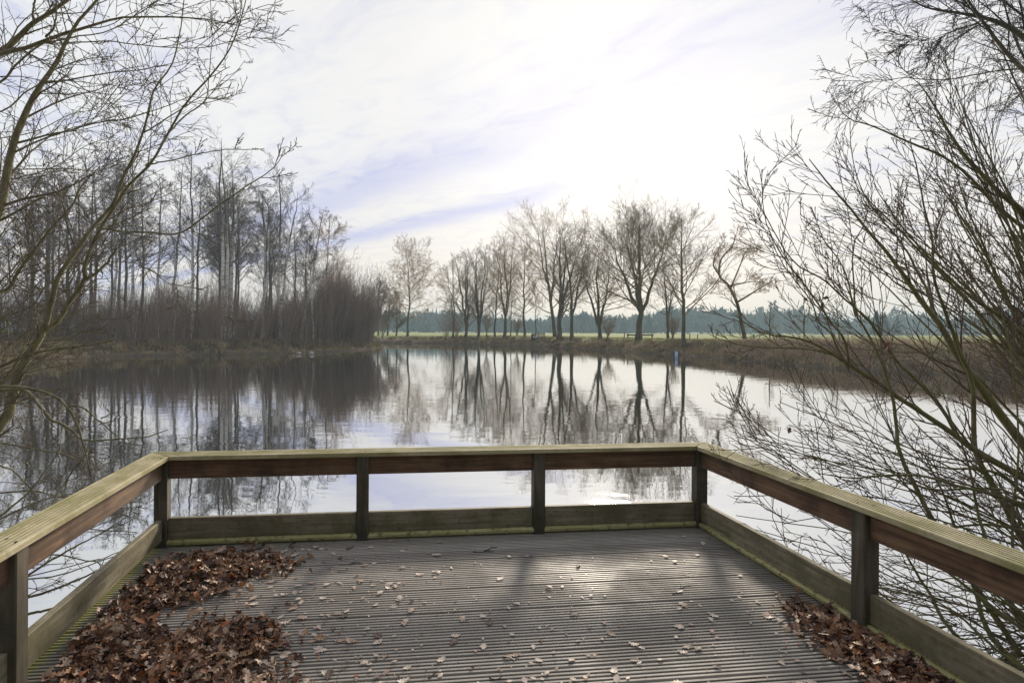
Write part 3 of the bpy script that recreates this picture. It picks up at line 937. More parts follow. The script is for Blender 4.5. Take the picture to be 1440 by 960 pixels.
def traced_tree(name, label, group, cat, limbs, bark_m, twig_m, levels, seed, sides=8, limb_scale=1.0, root=None):
    """limbs: list of (path, radius start, radius end); twigs grow from them. Limbs that enter from outside the
    picture are carried on down to the ground at root (x, y)"""
    rng = np.random.default_rng(seed)
    P, Rr, vis = [], [], []
    K, E = 24, 9
    for pts, ra, rb in limbs:
        w3 = np.array([at_y(p[0], p[1], p[2]) for p in pts])
        off = root is not None and (pts[0][0] < -5 or pts[0][0] > 1445 or pts[0][1] > 965)
        if off:
            c_ = curve(w3, K)
            rx, ry = root[0] + rng.normal(0, 0.16), root[1] + rng.normal(0, 0.16)
            g0 = np.array([rx, ry, float(ground_z(np.array([rx]), np.array([ry]))[0]) - 0.12])
            d = np.linalg.norm(c_[0] - g0); tn = unit(c_[1] - c_[0])
            up = np.array([0, 0, max(0.25, (c_[0] - g0)[2]) * 0.55])
            p1, p2 = g0 + up, c_[0] - tn * d * 0.35
            q = np.linspace(0, 1, E, endpoint=False)[:, None]
            ext = (1 - q) ** 3 * g0 + 3 * (1 - q) ** 2 * q * p1 + 3 * (1 - q) * q * q * p2 + q ** 3 * c_[0]
            rad = np.concatenate([np.linspace(ra * 1.2, ra, E, endpoint=False), ra + (rb - ra) * np.linspace(0, 1, K) ** 0.8])
            full = np.vstack([ext, c_])
        else:
            full = curve(w3, K + E); rad = ra + (rb - ra) * np.linspace(0, 1, K + E) ** 0.8
            c_ = full
        vis.append(np.linalg.norm(np.diff(c_, axis=0), axis=1).sum())
        jit = np.cumsum(rng.normal(0, 0.004, (K + E, 3)), 0) * 0.6; jit -= np.linspace(0, 1, K + E)[:, None] * jit[-1]
        P.append(full + jit); Rr.append(rad * limb_scale)
    P, Rr, vis = np.array(P), np.array(Rr), np.array(vis)
    org = P[0, 0].copy()
    rt = thing(name, org, label, cat, group)
    b = Bag(); b.tubes(P - org, Rr, sides, rng); b.link('trunk', bark_m, rt, smooth=True)
    cb = Bag(); A, AR = P, Rr
    for li, (n, kw) in enumerate(levels):
        if li == 0:                 # fewer side shoots on the short limbs
            parts = []
            for lo, hi, m in ((0, 0.6, 2), (0.6, 1.2, max(2, n // 3)), (1.2, 2.0, max(3, (2 * n) // 3)), (2.0, 99, n)):
                sel = (vis >= lo) & (vis < hi)
                if sel.any(): parts.append(spawn(A[sel], AR[sel], m, rng, absL=vis[sel][:, None], **kw))
            A, AR = np.concatenate([p[0] for p in parts]), np.concatenate([p[1] for p in parts])
        else:
            A, AR = spawn(A, AR, n, rng, **kw)
        cb.tubes(A - org, AR, 5 if AR.max() > 0.008 else 4, rng)
    cb.link('crown', twig_m, rt)
    return rt, P, org


# crooked tree right of the row
dep = 56.0
b0 = base_at(1048, dep)
yb = 476
limbs = [([(1048, 479, dep), (1043, 455, dep), (1036, 425, dep), (1023, 400, dep - .4), (1012, 388, dep - .8), (1014, 365, dep - 1), (1030, 345, dep - 1.2), (1034, 330, dep - 1.4)], 0.21, 0.04),
         ([(1038, 424, dep), (1058, 412, dep + .4), (1075, 402, dep + .8), (1090, 392, dep + 1)], 0.11, 0.025),
         ([(1024, 402, dep - .4), (1045, 398, dep + .3), (1062, 396, dep + .8), (1085, 400, dep + 1)], 0.09, 0.018),
         ([(1028, 405, dep - .4), (1040, 375, dep + .5), (1052, 350, dep + .9), (1072, 345, dep + 1.2)], 0.09, 0.018),
         ([(1012, 388, dep - .8), (1003, 372, dep - 1), (1008, 355, dep - 1.2), (1020, 335, dep - 1.2)], 0.09, 0.018)]
traced_tree('bare_tree', 'crooked tree with zigzag limbs and drooping golden twigs at the right end of the row', 'bare trees in a row along the far bank', 'tree',
            limbs, M['bark_row'], M['twig_gold'],
            [(9, dict(t0=0.3, ang=(30, 60), ratio=0.30, up=0.03, K=5, rr=0.5, rtip=0.014)), (8, dict(ang=(30, 60), ratio=0.55, up=-0.05, K=5, rtip=0.008)),
             (6, dict(ang=(25, 50), ratio=0.6, up=-0.14, K=5, rtip=0.006)), (3, dict(ang=(20, 50), ratio=0.6, up=-0.15, K=4, rtip=0.006))], 300)

# --- the birch wood on the left bank
BIRCH = dict(n1=26, clear=0.36, ang=(38, 66), l1=0.25, fall=0.5, up1=0.07, n2=6, n3=5, n4=4, l2=0.5, l3=0.55, up3=-0.04, up4=-0.12, taper=0.8, top=0.97, wig=0.004, rt=0.0055, rr1=0.32)
front = [
    (314, 57, 188, 0.21, dict(l1=0.25, n1=22, n2=5, n3=4, forks=[(0.02, -0.03, 0.92, 1.0)]), 'tallest pale birch with twin stems near the middle of the wood'),
    (322, 60, 232, 0.24, dict(l1=0.30, n1=18, n2=5, n3=5, n4=3, lean=0.02), 'stout white barked birch beside the tallest one'),
    (396, 60, 238, 0.19, dict(l1=0.28, clear=0.3, forks=[(0.2, 0.10, 0.72, 1.1), (0.25, -0.09, 0.66, 1.1)]), 'three forked birch with a round crown right of the tallest birch'),
    (370, 58, 262, 0.12, dict(l1=0.15, forks=[(0.15, 0.05, 0.8, 1.0)]), 'slim pair stemmed birch left of the round crowned birch'),
    (423, 61, 300, 0.14, dict(l1=0.28, lean=0.16, leanpow=1.1, clear=0.25), 'dark birch leaning right over the thicket'),
    (456, 63, 305, 0.12, dict(l1=0.28, clear=0.35, lean=0.03), 'small golden topped birch at the right end of the wood'),
    (441, 58, 330, 0.09, dict(l1=0.16, lean=-0.07, clear=0.5), 'thin white stem leaning left inside the thicket'),
    (267, 57, 206, 0.17, dict(l1=0.20), 'straight pale birch left of the tallest birch'),
    (243, 62, 225, 0.14, dict(l1=0.17), 'narrow birch second left of the tallest birch'),
    (222, 59, 240, 0.13, dict(l1=0.17), 'narrow birch with a dark lower trunk behind the bank tussocks'),
    (188, 57, 205, 0.16, dict(l1=0.20), 'tall grey birch behind the forked foreground limbs'),
    (160, 60, 222, 0.14, dict(l1=0.18), 'thin upright birch seen just right of the foreground trunk fork'),
]
for i, (px, dep, top, r0, st, lab) in enumerate(front):
    b = base_at(px, dep); h = EYE + (HY - top) / F * dep - b[2]
    root = thing('birch_tree', b, lab, 'birch', 'birches along the front of the left wood')
    tw = M['twig_gold'] if px == 456 else M['twig_birch']
    tree_parts(np.random.default_rng(500 + i), h, r0, {**BIRCH, **st}, root, M['birch_bark'], tw)

# birches further back in the wood: copies of four grown ones
protos = []
for i in range(4):
    st = {**BIRCH, 'n3': 5, 'n4': 3}
    tr, cr = grow(np.random.default_rng(700 + i), 15.0, 0.13, st)
    bt, bc = Bag(), Bag(); rg = np.random.default_rng(i)
    for P, R, s in tr: bt.tubes(P, R, s, rg)
    for P, R, s in cr: bc.tubes(P, R, s, rg)
    protos.append((bt, bc))
rng = np.random.default_rng(77)
made = [None] * 4
n_back = 0
for tries in range(300):
    if n_back >= 30: break
    px = rng.uniform(-60, 440); dep = rng.uniform(58, 84)
    x = (px - CX) / F * dep
    if pond_dist(np.array([x]), np.array([dep]))[0] < 2: continue
    top = 262 - 30 * rng.random() + 70 * max(0, (px - 250) / 190) + 12 * rng.normal()
    b = base_at(px, dep); h = EYE + (HY - top) / F * dep - b[2]
    i = n_back % 4
    root = thing('birch_tree', b, 'slender bare birch standing back among the trunks of the left wood', 'birch', 'birches in the depth of the left wood', rng.uniform(0, 6.28))
    if made[i] is None:
        o1 = protos[i][0].link('trunk', M['birch_back'], root, smooth=True); o2 = protos[i][1].link('crown', M['twig_birch'], root)
        made[i] = (o1, o2)
    else:
        for src in made[i]:
            c_ = src.copy(); c_.parent = root; COL.objects.link(c_)
    s = h / 15.0
    root.scale = (s * 0.95, s * 0.95, s)
    n_back += 1

# reddish tree behind the foreground limbs at the far left
for i, (px, dep, top, lab) in enumerate([(100, 44, 262, 'reddish brown bushy tree at the far left of the wood'), (38, 47, 250, 'dusky red bushy tree at the left edge of the wood')]):
    b = base_at(px, dep); h = EYE + (HY - top) / F * dep - b[2]
    root = thing('bushy_tree', b, lab, 'tree')
    tree_parts(np.random.default_rng(800 + i), h, 0.16, dict(n1=30, clear=0.12, l1=0.36, ang=(30, 60), n2=8, n3=6, n4=4, fall=0.5), root, M['bark_row'], M['twig_red'])

# grey trees behind the tip of the wood
for i, (px, dep, top, lab) in enumerate([(532, 112, 398, 'grey bare tree behind the tip of the wood, leftmost of three'), (545, 108, 402, 'grey bare tree behind the tip of the wood, middle of three'), (557, 110, 408, 'grey bare tree behind the tip of the wood, next to the lone golden tree')]):
    b = base_at(px, dep); h = EYE + (HY - top) / F * dep - b[2]
    root = thing('bare_tree', b, lab, 'tree', 'grey trees beyond the tip of the wood')
    tree_parts(np.random.default_rng(830 + i), h, 0.16, dict(n1=30, clear=0.08, l1=0.34, ang=(25, 55), n2=8, n3=6, n4=4, fall=0.5, rt=0.012), root, M['bark_row'], M['twig_birch'])


def thicket():
    rng = np.random.default_rng(21)
    N = 7600
    px = np.concatenate([rng.uniform(-60, 522, int(N * .72)), rng.uniform(400, 522, N - int(N * .72))])
    dep = rng.uniform(44, 92, N); tip = slice(N - 1100, N); px[tip] = 524 - 70 * rng.random(1100) ** 0.8; dep[tip] = rng.uniform(60, 76, 1100)
    x = (px - CX) / F * dep
    d = pond_dist(x, dep)
    keep = (d > 0.5) & (d < 34)
    px, dep, x = px[keep], dep[keep], x[keep]; N = len(x)
    z = ground_z(x, dep) - 0.1
    top = 412 - 10 * np.sin(px * 0.03) - 8 * np.sin(px * 0.083 + 1) + 17 * rng.normal(size=N) - 8 * np.clip((px - 380) / 140, 0, 1)
    h = np.maximum(1.5, EYE + (HY - top) / F * dep - z) * rng.uniform(0.45, 1.0, N)
    K = 6; tt = np.linspace(0, 1, K)
    P = np.zeros((N, K, 3))
    lean = rng.normal(0.02, 0.10, (N, 2)); lean[:, 0] += 0.13 * sstep(px, 480, 525) + 0.05
    P[:, :, 0] = x[:, None] + lean[:, :1] * h[:, None] * tt ** 1.3
    P[:, :, 1] = dep[:, None] + lean[:, 1:] * h[:, None] * tt ** 1.3
    P[:, :, 2] = z[:, None] + h[:, None] * tt
    P[:, 1:, :2] += np.cumsum(rng.normal(0, 0.035, (N, K - 1, 2)), 1)
    R = (0.012 + 0.018 * rng.random((N, 1)) ** 2) * (1 - tt) + 0.006
    bag = Bag()
    bag.tubes(P, R, 3, rng)
    A, AR = spawn(P, R, 7, rng, 0.25, 1.0, (15, 35), 0.28, 0.5, 4, 0.10, 0.08, 0.7, 0.006); bag.tubes(A, AR, 3, rng)
    B2, BR = spawn(A, AR, 2, rng, 0.2, 1.0, (15, 40), 0.5, 0.4, 3, 0.05, 0.08, 0.7, 0.006); bag.tubes(B2, BR, 3, rng)
    o = bag.link('sapling_thicket', M['thicket'])
    tag(o, 'dense grey brown thicket of leafless saplings under the birches', 'thicket', kind='stuff')


thicket()


def blades(name, label, cat, gen, mat, seed, width=0.012, seg=3):
    """gen -> x, y, h, lean, colour arrays; each blade a narrow folded strip"""
    rng = np.random.default_rng(seed)
    x, y, h, lean, col = gen(rng)
    N = len(x); z = ground_z(x, y) - 0.03
    a = rng.uniform(0, 2 * np.pi, N); K = seg + 1; tt = np.linspace(0, 1, K)
    P = np.zeros((N, K, 3))
    P[:, :, 0] = x[:, None] + (np.cos(a) * lean * h)[:, None] * tt ** 2
    P[:, :, 1] = y[:, None] + (np.sin(a) * lean * h)[:, None] * tt ** 2
    P[:, :, 2] = z[:, None] + h[:, None] * (tt - 0.35 * lean[:, None] * tt ** 2)
    R = width * (1 - 0.9 * tt)[None] * np.ones((N, 1))
    bag = Bag(); bag.tubes(P, R, 3, rng, c=col)
    return tag(bag.link(name, mat), label, cat, kind='stuff')


def shore_points(rng, n, dmin, dmax, ymin=24, ymax=110, xmin=-40, xmax=40):
    out = []
    A = POND; B = np.roll(POND, -1, 0)
    L = np.linalg.norm(B - A, axis=1); mid = (A + B) / 2
    wgt = L * (mid[:, 1] > ymin) * (mid[:, 1] < ymax); wgt = wgt / wgt.sum()
    s = rng.choice(len(A), n, p=wgt); f = rng.random(n)[:, None]
    e = (B - A)[s]; nrm = np.stack([-e[:, 1], e[:, 0]], -1) / L[s][:, None]
    p = A[s] * (1 - f) + B[s] * f + nrm * rng.uniform(dmin, dmax, (n, 1))
    d = pond_dist(p[:, 0], p[:, 1])
    neg = d < 0
    q = A[s] * (1 - f) + B[s] * f - nrm * rng.uniform(dmin, dmax, (n, 1))
    p[neg] = q[neg]
    return p


def gen_bank(rng):
    c_ = shore_points(rng, 2300, 0.0, 2.5)
    per = 11
    p = np.repeat(c_, per, 0) + rng.normal(0, 0.16, (len(c_) * per, 2))
    h = np.repeat(rng.uniform(0.25, 0.75, len(c_)), per) * rng.uniform(0.6, 1.1, len(p))
    pal = np.array([(0.42, 0.31, 0.17), (0.32, 0.225, 0.13), (0.23, 0.165, 0.11), (0.24, 0.25, 0.09), (0.48, 0.37, 0.21), (0.10, 0.07, 0.05)])
    col = np.repeat(pal[rng.choice(6, len(c_), p=[.2, .25, .22, .12, .06, .15])], per, 0) * rng.uniform(0.7, 1.2, (len(p), 1))
    keep = pond_dist(p[:, 0], p[:, 1]) > -0.15
    return p[keep, 0], p[keep, 1], h[keep], rng.uniform(0.3, 1.1, keep.sum()), col[keep]


blades('bank_grass', 'dry brown grass tussocks along the pond bank', 'grass', gen_bank, M['tint_grass'], 31, 0.022)


def gen_bramble(rng):
    # the brown scrubby stems on the right-hand bank
    c_ = shore_points(rng, 6500, 0.1, 4.5, 22, 60)
    c_ = c_[c_[:, 0] > 13]
    per = 4
    p = np.repeat(c_, per, 0) + rng.normal(0, 0.25, (len(c_) * per, 2))
    k_ = sstep(p[:, 1], 52, 40)
    h = rng.uniform(0.25, 1.0, len(p)) * (0.35 + 0.65 * k_)
    pal = np.array([(0.30, 0.22, 0.165), (0.40, 0.295, 0.21), (0.58, 0.45, 0.29), (0.19, 0.14, 0.105)])
    dd = pond_dist(p[:, 0], p[:, 1]) + rng.normal(0, 0.5, len(p))
    ch = np.where(dd > 2.9, rng.choice(4, len(p), p=[.1, .25, .6, .05]), rng.choice(4, len(p), p=[.42, .23, .05, .30]))
    col = pal[ch] * rng.uniform(0.8, 1.2, (len(p), 1))
    keep = pond_dist(p[:, 0], p[:, 1]) > 0.0
    return p[keep, 0], p[keep, 1], h[keep], rng.uniform(0.2, 1.3, keep.sum()), col[keep]


blades('bramble_thicket', 'brown leafless bramble scrub along the right bank', 'scrub', gen_bramble, M['tint_grass'], 32, 0.013, 4)


def gen_verge(rng):
    n = 22000
    c_ = shore_points(rng, n, 2.0, 8.0, 24, 110)
    c_ = c_[(c_[:, 0] > -26) & ~((c_[:, 0] < -13) & (c_[:, 1] < 84))]
    n = len(c_)
    pal = np.array([(0.20, 0.25, 0.07), (0.26, 0.26, 0.09), (0.33, 0.27, 0.13)])
    return c_[:, 0], c_[:, 1], rng.uniform(0.05, 0.20, n), rng.uniform(0.2, 0.9, n), pal[rng.choice(3, n, p=[.45, .3, .25])]


blades('verge_grass', 'rough green and straw grass on top of the far bank', 'grass', gen_verge, M['tint_grass'], 33, 0.02)


def bush(px, dep, top, spread, label, seed, n=16, mat='twig_row'):
    rng = np.random.default_rng(seed)
    b = base_at(px, dep, -0.1); h = EYE + (HY - top) / F * dep - b[2]
    root = thing('bare_bush', b, label, 'bush', 'bare bushes at the feet of the row trees')
    K = 6; tt = np.linspace(0, 1, K)
    P = np.zeros((n, K, 3)); a = rng.uniform(0, 6.28, n); l = rng.uniform(0.2, 1, n) * spread
    P[:, :, 0] = (np.cos(a) * l)[:, None] * tt ** 1.2; P[:, :, 1] = (np.sin(a) * l)[:, None] * tt ** 1.2
    P[:, :, 2] = (h * rng.uniform(0.6, 1, n))[:, None] * tt
    P[:, 0, :2] += rng.normal(0, 0.15, (n, 2))
    R = np.linspace(0.022, 0.007, K)[None] * np.ones((n, 1))
    bg = Bag(); bg.tubes(P, R, 4, rng)
    A, AR = spawn(P, R, 7, rng, 0.2, 1, (20, 45), 0.35, 0.4, 4, 0.05, 0.1, 0.6, 0.008); bg.tubes(A, AR, 3, rng)
    A, AR = spawn(A, AR, 4, rng, 0.2, 1, (20, 50), 0.5, 0.4, 3, 0.03, 0.1, 0.6, 0.008); bg.tubes(A, AR, 3, rng)
    bg.link('branches', M[mat], root)


for i, a in enumerate([(627, 94, 432, 2.2, 'dark round bush under the thin forked tree'), (684, 91, 430, 1.6, 'bush of upright stems between the clump and the slim tree'),
                       (727, 89, 436, 1.5, 'upright bush just right of the oval crowned tree'), (642, 94, 445, 1.4, 'low bush in front of the dark clump'), (855, 71, 442, 1.6, 'bush of sideways twigs at the foot of the low forking tree'), (946, 65, 440, 0.9, 'small bush touching the small forked tree'),
                       (538, 98, 436, 2.0, 'dark evergreen looking bush below the grey trees')]):
    bush(*a, seed=900 + i)
for i, (px, dep, top, lab) in enumerate([(1082, 52, 418, 'whippy sapling right of the crooked tree'), (1130, 50, 408, 'taller whippy sapling on the right bank'), (1180, 46, 412, 'sapling behind the shrub stems on the right bank')]):
    b = base_at(px, dep); h = EYE + (HY - top) / F * dep - b[2]
    root = thing('sapling', b, lab, 'sapling', 'young saplings on the right bank')
    tree_parts(np.random.default_rng(950 + i), h, 0.05, dict(n1=14, clear=0.2, l1=0.25, n2=5, n3=3, n4=2, rt=0.006), root, M['bark_row'], M['twig_row'])


# ------------------------------------------------------------------ far forest
def conifer(rng, h, r, tiers, col, sides=9):
    v, f, c_ = [], [], []
    for k_ in range(tiers):
        z0 = h * (0.08 + 0.86 * k_ / tiers); z1 = min(h, z0 + h * 1.7 / tiers); rr = r * (1 - 0.93 * k_ / tiers)
        n0 = len(v)
        for s in range(sides * 2):
            a = np.pi * s / sides + rng.normal(0, 0.08); q = rr * (rng.uniform(0.85, 1.15) if s % 2 else rng.uniform(0.5, 0.7))
            v.append((q * math.cos(a), q * math.sin(a), z0 - (0.5 * rr * 0.5 if s % 2 else 0) + rng.normal(0, 0.1)))
        v.append((rng.normal(0, 0.05), rng.normal(0, 0.05), z1))
        for s in range(sides * 2): f.append((n0 + s, n0 + (s + 1) % (sides * 2), n0 + sides * 2))
    return np.array(v), np.array(f)


def crown_blob(rng, h, r):
    """a broad rough crown of many small facets on a stem"""
    v, f = [], []
    n = 70
    for i in range(n):
        u = rng.normal(size=3); u /= np.linalg.norm(u)
        p = np.array([u[0] * r, u[1] * r, h * 0.60 + u[2] * h * 0.40]) * rng.uniform(0.75, 1.05)
        s = rng.uniform(0.12, 0.3) * r + 0.25
        q = rng.normal(size=(3, 3)) * s; q[:, 2] *= 1.6
        k_ = len(v); v += list(p + q); f.append((k_, k_ + 1, k_ + 2))
    return np.array(v), np.array(f)


def far_forest():
    rng = np.random.default_rng(8)
    bag = Bag()
    for i in range(2300):
        dep = rng.uniform(345, 420) - 20 * (i % 5 == 0)
        px = rng.uniform(380, 1560)
        x = (px - CX) / F * dep
        hh = (10.5 + 2.6 * math.sin(px * 0.013 + 1) + 1.6 * math.sin(px * 0.041) + rng.normal(0, 0.9)) * (0.98 if px < 800 else 1.12)
        hh = max(6, hh + (rng.exponential(1.6) if px > 1000 and rng.random() < 0.3 else 0))
        v, f = conifer(rng, hh, rng.uniform(1.5, 2.8), 6, None, 5) if rng.random() < 0.7 else crown_blob(rng, hh, rng.uniform(2, 4))
        bag.add(v + np.array([x, dep, 0.9]), f, np.array([0.075, 0.100, 0.092]) * rng.uniform(0.6, 1.6))  # pale bluish green: part of the distance haze is put into this colour
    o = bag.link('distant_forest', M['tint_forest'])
    tag(o, 'blue hazed conifer forest along the horizon behind the field', 'forest', kind='stuff')


far_forest()
for i, (px, dep, top, r, lab) in enumerate([(1233, 210, 432, 3.6, 'larger of two dark spruces behind the right bank'), (1244, 215, 434, 3.4, 'smaller spruce joined to the larger one behind the right bank'), (1262, 230, 440, 2.4, 'narrow spruce just right of the pair'), (912, 300, 441, 4.5, 'broad spruce rising from the forest edge right of the great oak')]):
    b = base_at(px, dep); h = EYE + (HY - top) / F * dep - b[2]
    rng = np.random.default_rng(40 + i)
    root = thing('spruce_tree', b, lab, 'spruce')
    v, f = conifer(rng, h, r, 11, None, 11)
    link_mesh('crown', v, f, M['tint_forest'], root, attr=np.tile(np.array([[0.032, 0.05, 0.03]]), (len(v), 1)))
    tb = Bag(); tb.tubes(np.array([[[0, 0, 0], [0, 0, h * 0.4], [0, 0, h * 0.8]]], float), np.array([[0.25, 0.18, 0.05]]), 6, rng); tb.link('trunk', M['bark_row'], root)

# ------------------------------------------------------------------ bench, barrier, gauge, fence stakes
def box(bag, x0, x1, y0, y1, z0, z1, c=None):
    v = [(x, y, z) for z in (z0, z1) for y in (y0, y1) for x in (x0, x1)]
    bag.add(v, np.array([(0, 2, 3, 1), (4, 5, 7, 6), (0, 1, 5, 4), (2, 6, 7, 3), (0, 4, 6, 2), (1, 3, 7, 5)]), c)


M['bench_dark'] = plain('bench_dark', (0.07, 0.06, 0.05)); M['bench_pale'] = plain('bench_pale', (0.55, 0.52, 0.46))
M['gauge_blue'] = plain('gauge_blue', (0.36, 0.43, 0.52), 0.5); M['gauge_dark'] = plain('gauge_dark', (0.05, 0.06, 0.08), 0.5)
M['stake'] = plain('stake', (0.14, 0.11, 0.085)); M['stone'] = plain('stone', (0.30, 0.27, 0.24))

b = base_at(757, 82, 0.0)
bench = thing('park_bench', b, 'dark wooden bench with pale slatted front under the leaning tree', 'bench')
for s in (-0.85, 0.0, 0.85):
    bb = Bag(); box(bb, s - 0.05, s + 0.05, -0.25, -0.15, -0.1, 0.42); box(bb, s - 0.05, s + 0.05, 0.15, 0.25, -0.1, 0.80)
    box(bb, s - 0.04, s + 0.04, -0.149, 0.149, 0.32, 0.40); bb.link('leg', M['bench_dark'], bench)
bb = Bag(); [box(bb, -1.0, 1.0, -0.27 + 0.15 * k_, -0.15 + 0.15 * k_, 0.421, 0.47) for k_ in range(3)]; bb.link('seat', M['bench_dark'], bench)
bb = Bag(); box(bb, -0.95, 0.95, 0.10, 0.148, 0.52, 0.62); box(bb, -0.95, 0.95, 0.10, 0.148, 0.67, 0.78); bb.link('backrest', M['bench_dark'], bench)
bb = Bag(); box(bb, -0.8, -0.06, -0.30, -0.271, 0.05, 0.36); box(bb, 0.06, 0.8, -0.30, -0.271, 0.05, 0.36); bb.link('front_slat', M['bench_pale'], bench)
b = base_at(749.5, 82, 0.0)
post_o = thing('waste_bin', b, 'small dark bin at the left end of the bench', 'bin')
bb = Bag(); a = np.linspace(0, 2 * np.pi, 12, endpoint=False)
prof = [(0.20, 0.15), (0.24, 0.16), (0.27, 0.85), (0.29, 0.86), (0.29, 0.90), (0.20, 0.97), (0.02, 0.99)]
vv = np.array([[(r * math.cos(t_), r * math.sin(t_), z) for t_ in a] for r, z in prof]); ix = np.arange(vv.shape[0] * 12).reshape(-1, 12)
bb.add(vv.reshape(-1, 3), np.stack([ix[:-1], np.roll(ix[:-1], -1, 1), np.roll(ix[1:], -1, 1), ix[1:]], -1).reshape(-1, 4)); bb.link('body', M['bench_dark'], post_o, smooth=True)
bb = Bag(); box(bb, -0.04, 0.04, -0.04, 0.04, -0.15, 0.149); bb.link('stand', M['bench_dark'], post_o)

b = base_at(900, 68, 0.0)
bar = thing('plank_barrier', b, 'low weathered plank barrier behind the trunk of the great oak', 'barrier')
for s in (-1.45, 0.0, 1.45):
    bb = Bag(); box(bb, s - 0.06, s + 0.06, -0.06, 0.06, -0.2, 0.62); bb.link('post', M['stake'], bar)
bb = Bag(); box(bb, -1.6, 1.6, -0.10, -0.061, 0.36, 0.52); bb.link('rail', M['stake'], bar)

# water gauge by the pale trunk
wp = at_z(951, 503.5, WATER_Z)
g = thing('water_gauge', (wp[0], wp[1], WATER_Z), 'blue grey gauge board on dark stakes at the waterline', 'gauge')
bb = Bag(); box(bb, -0.12, 0.12, -0.03, 0.0, -0.02, 0.54); bb.link('board', M['gauge_blue'], g)
for s in (-0.18, 0.19):
    bb = Bag(); box(bb, s - 0.05, s + 0.05, 0.001, 0.10, -0.8, 0.58 if s > 0 else 0.48); bb.link('stake', M['gauge_dark'], g)
bb = Bag(); box(bb, -0.12, 0.24, 0.001, 0.09, 0.581, 0.61); bb.link('crosspiece', M['gauge_dark'], g)

# low stakes of the field fence
for i, (px, dep) in enumerate([(938, 66), (970, 64), (981, 63.5), (1007, 61), (878, 72), (1060, 58), (1092, 56)]):
    b = base_at(px, dep, 0.0)
    bb = Bag(); rg = np.random.default_rng(i); hh = rg.uniform(0.5, 0.75)
    z = np.array([-0.3, 0.2, hh - 0.05, hh, hh + 0.001]); r = np.array([0.06, 0.06, 0.055, 0.04, 0.001])
    bb.tubes(np.stack([0.02 * z, 0 * z, z], -1)[None], r[None], 7, rg)
    o = bb.link('fence_stake', M['stake']); o.location = b
    tag(o, 'short weathered wooden stake at the field edge on the far bank', 'stake', 'stakes along the field edge')

# pale stones on the left shore
for i, (px, py) in enumerate([(415, 497), (434, 497)]):
    p = at_z(px, py, WATER_Z + 0.1)
    bm = bmesh.new(); bmesh.ops.create_icosphere(bm, subdivisions=2, radius=0.17)
    rg = random.Random(i)
    for v in bm.verts: v.co = Vector((v.co.x * 1.25, v.co.y, v.co.z * 0.7)) * (1 + 0.18 * math.sin(v.co.x * 9 + i * 2) * math.cos(v.co.y * 8 + i) + rg.uniform(-.05, .05))
    me = bpy.data.meshes.new('shore_stone'); bm.to_mesh(me); bm.free(); me.materials.append(M['stone'])
    o = bpy.data.objects.new('shore_stone', me); COL.objects.link(o); o.location = (p[0], p[1] + 0.7, WATER_Z + 0.12)
    tag(o, ['pale stone on the left shore, nearer the thick of the wood', 'pale stone on the left shore, nearer the tip of the wood'][i], 'stone')

def L(*pts): return list(pts)


def stems(seed, n, root_px, tips, d0, d1, r=(0.007, 0.016)):
    rng = np.random.default_rng(seed); out = []
    for i in range(n):
        bx = root_px[0] + rng.normal(0, 35); by = root_px[1] + rng.normal(0, 25)
        (tx, ty) = tips[rng.integers(0, len(tips))]
        tx += rng.normal(0, 22); ty += rng.normal(0, 22)
        da, db = rng.uniform(*d0), rng.uniform(*d1)
        m1 = (bx * 0.68 + tx * 0.32 + rng.normal(0, 12), by * 0.62 + ty * 0.38 + rng.normal(-12, 14), da * .7 + db * .3)
        m2 = (bx * 0.34 + tx * 0.66 + rng.normal(0, 14), by * 0.30 + ty * 0.70 + rng.normal(-14, 16), da * .3 + db * .7)
        out.append((L((bx, by, da), m1, m2, (tx, ty, db)), rng.uniform(*r), 0.0028))
    return out


# ------------------------------------------------------------------ foreground trees, left


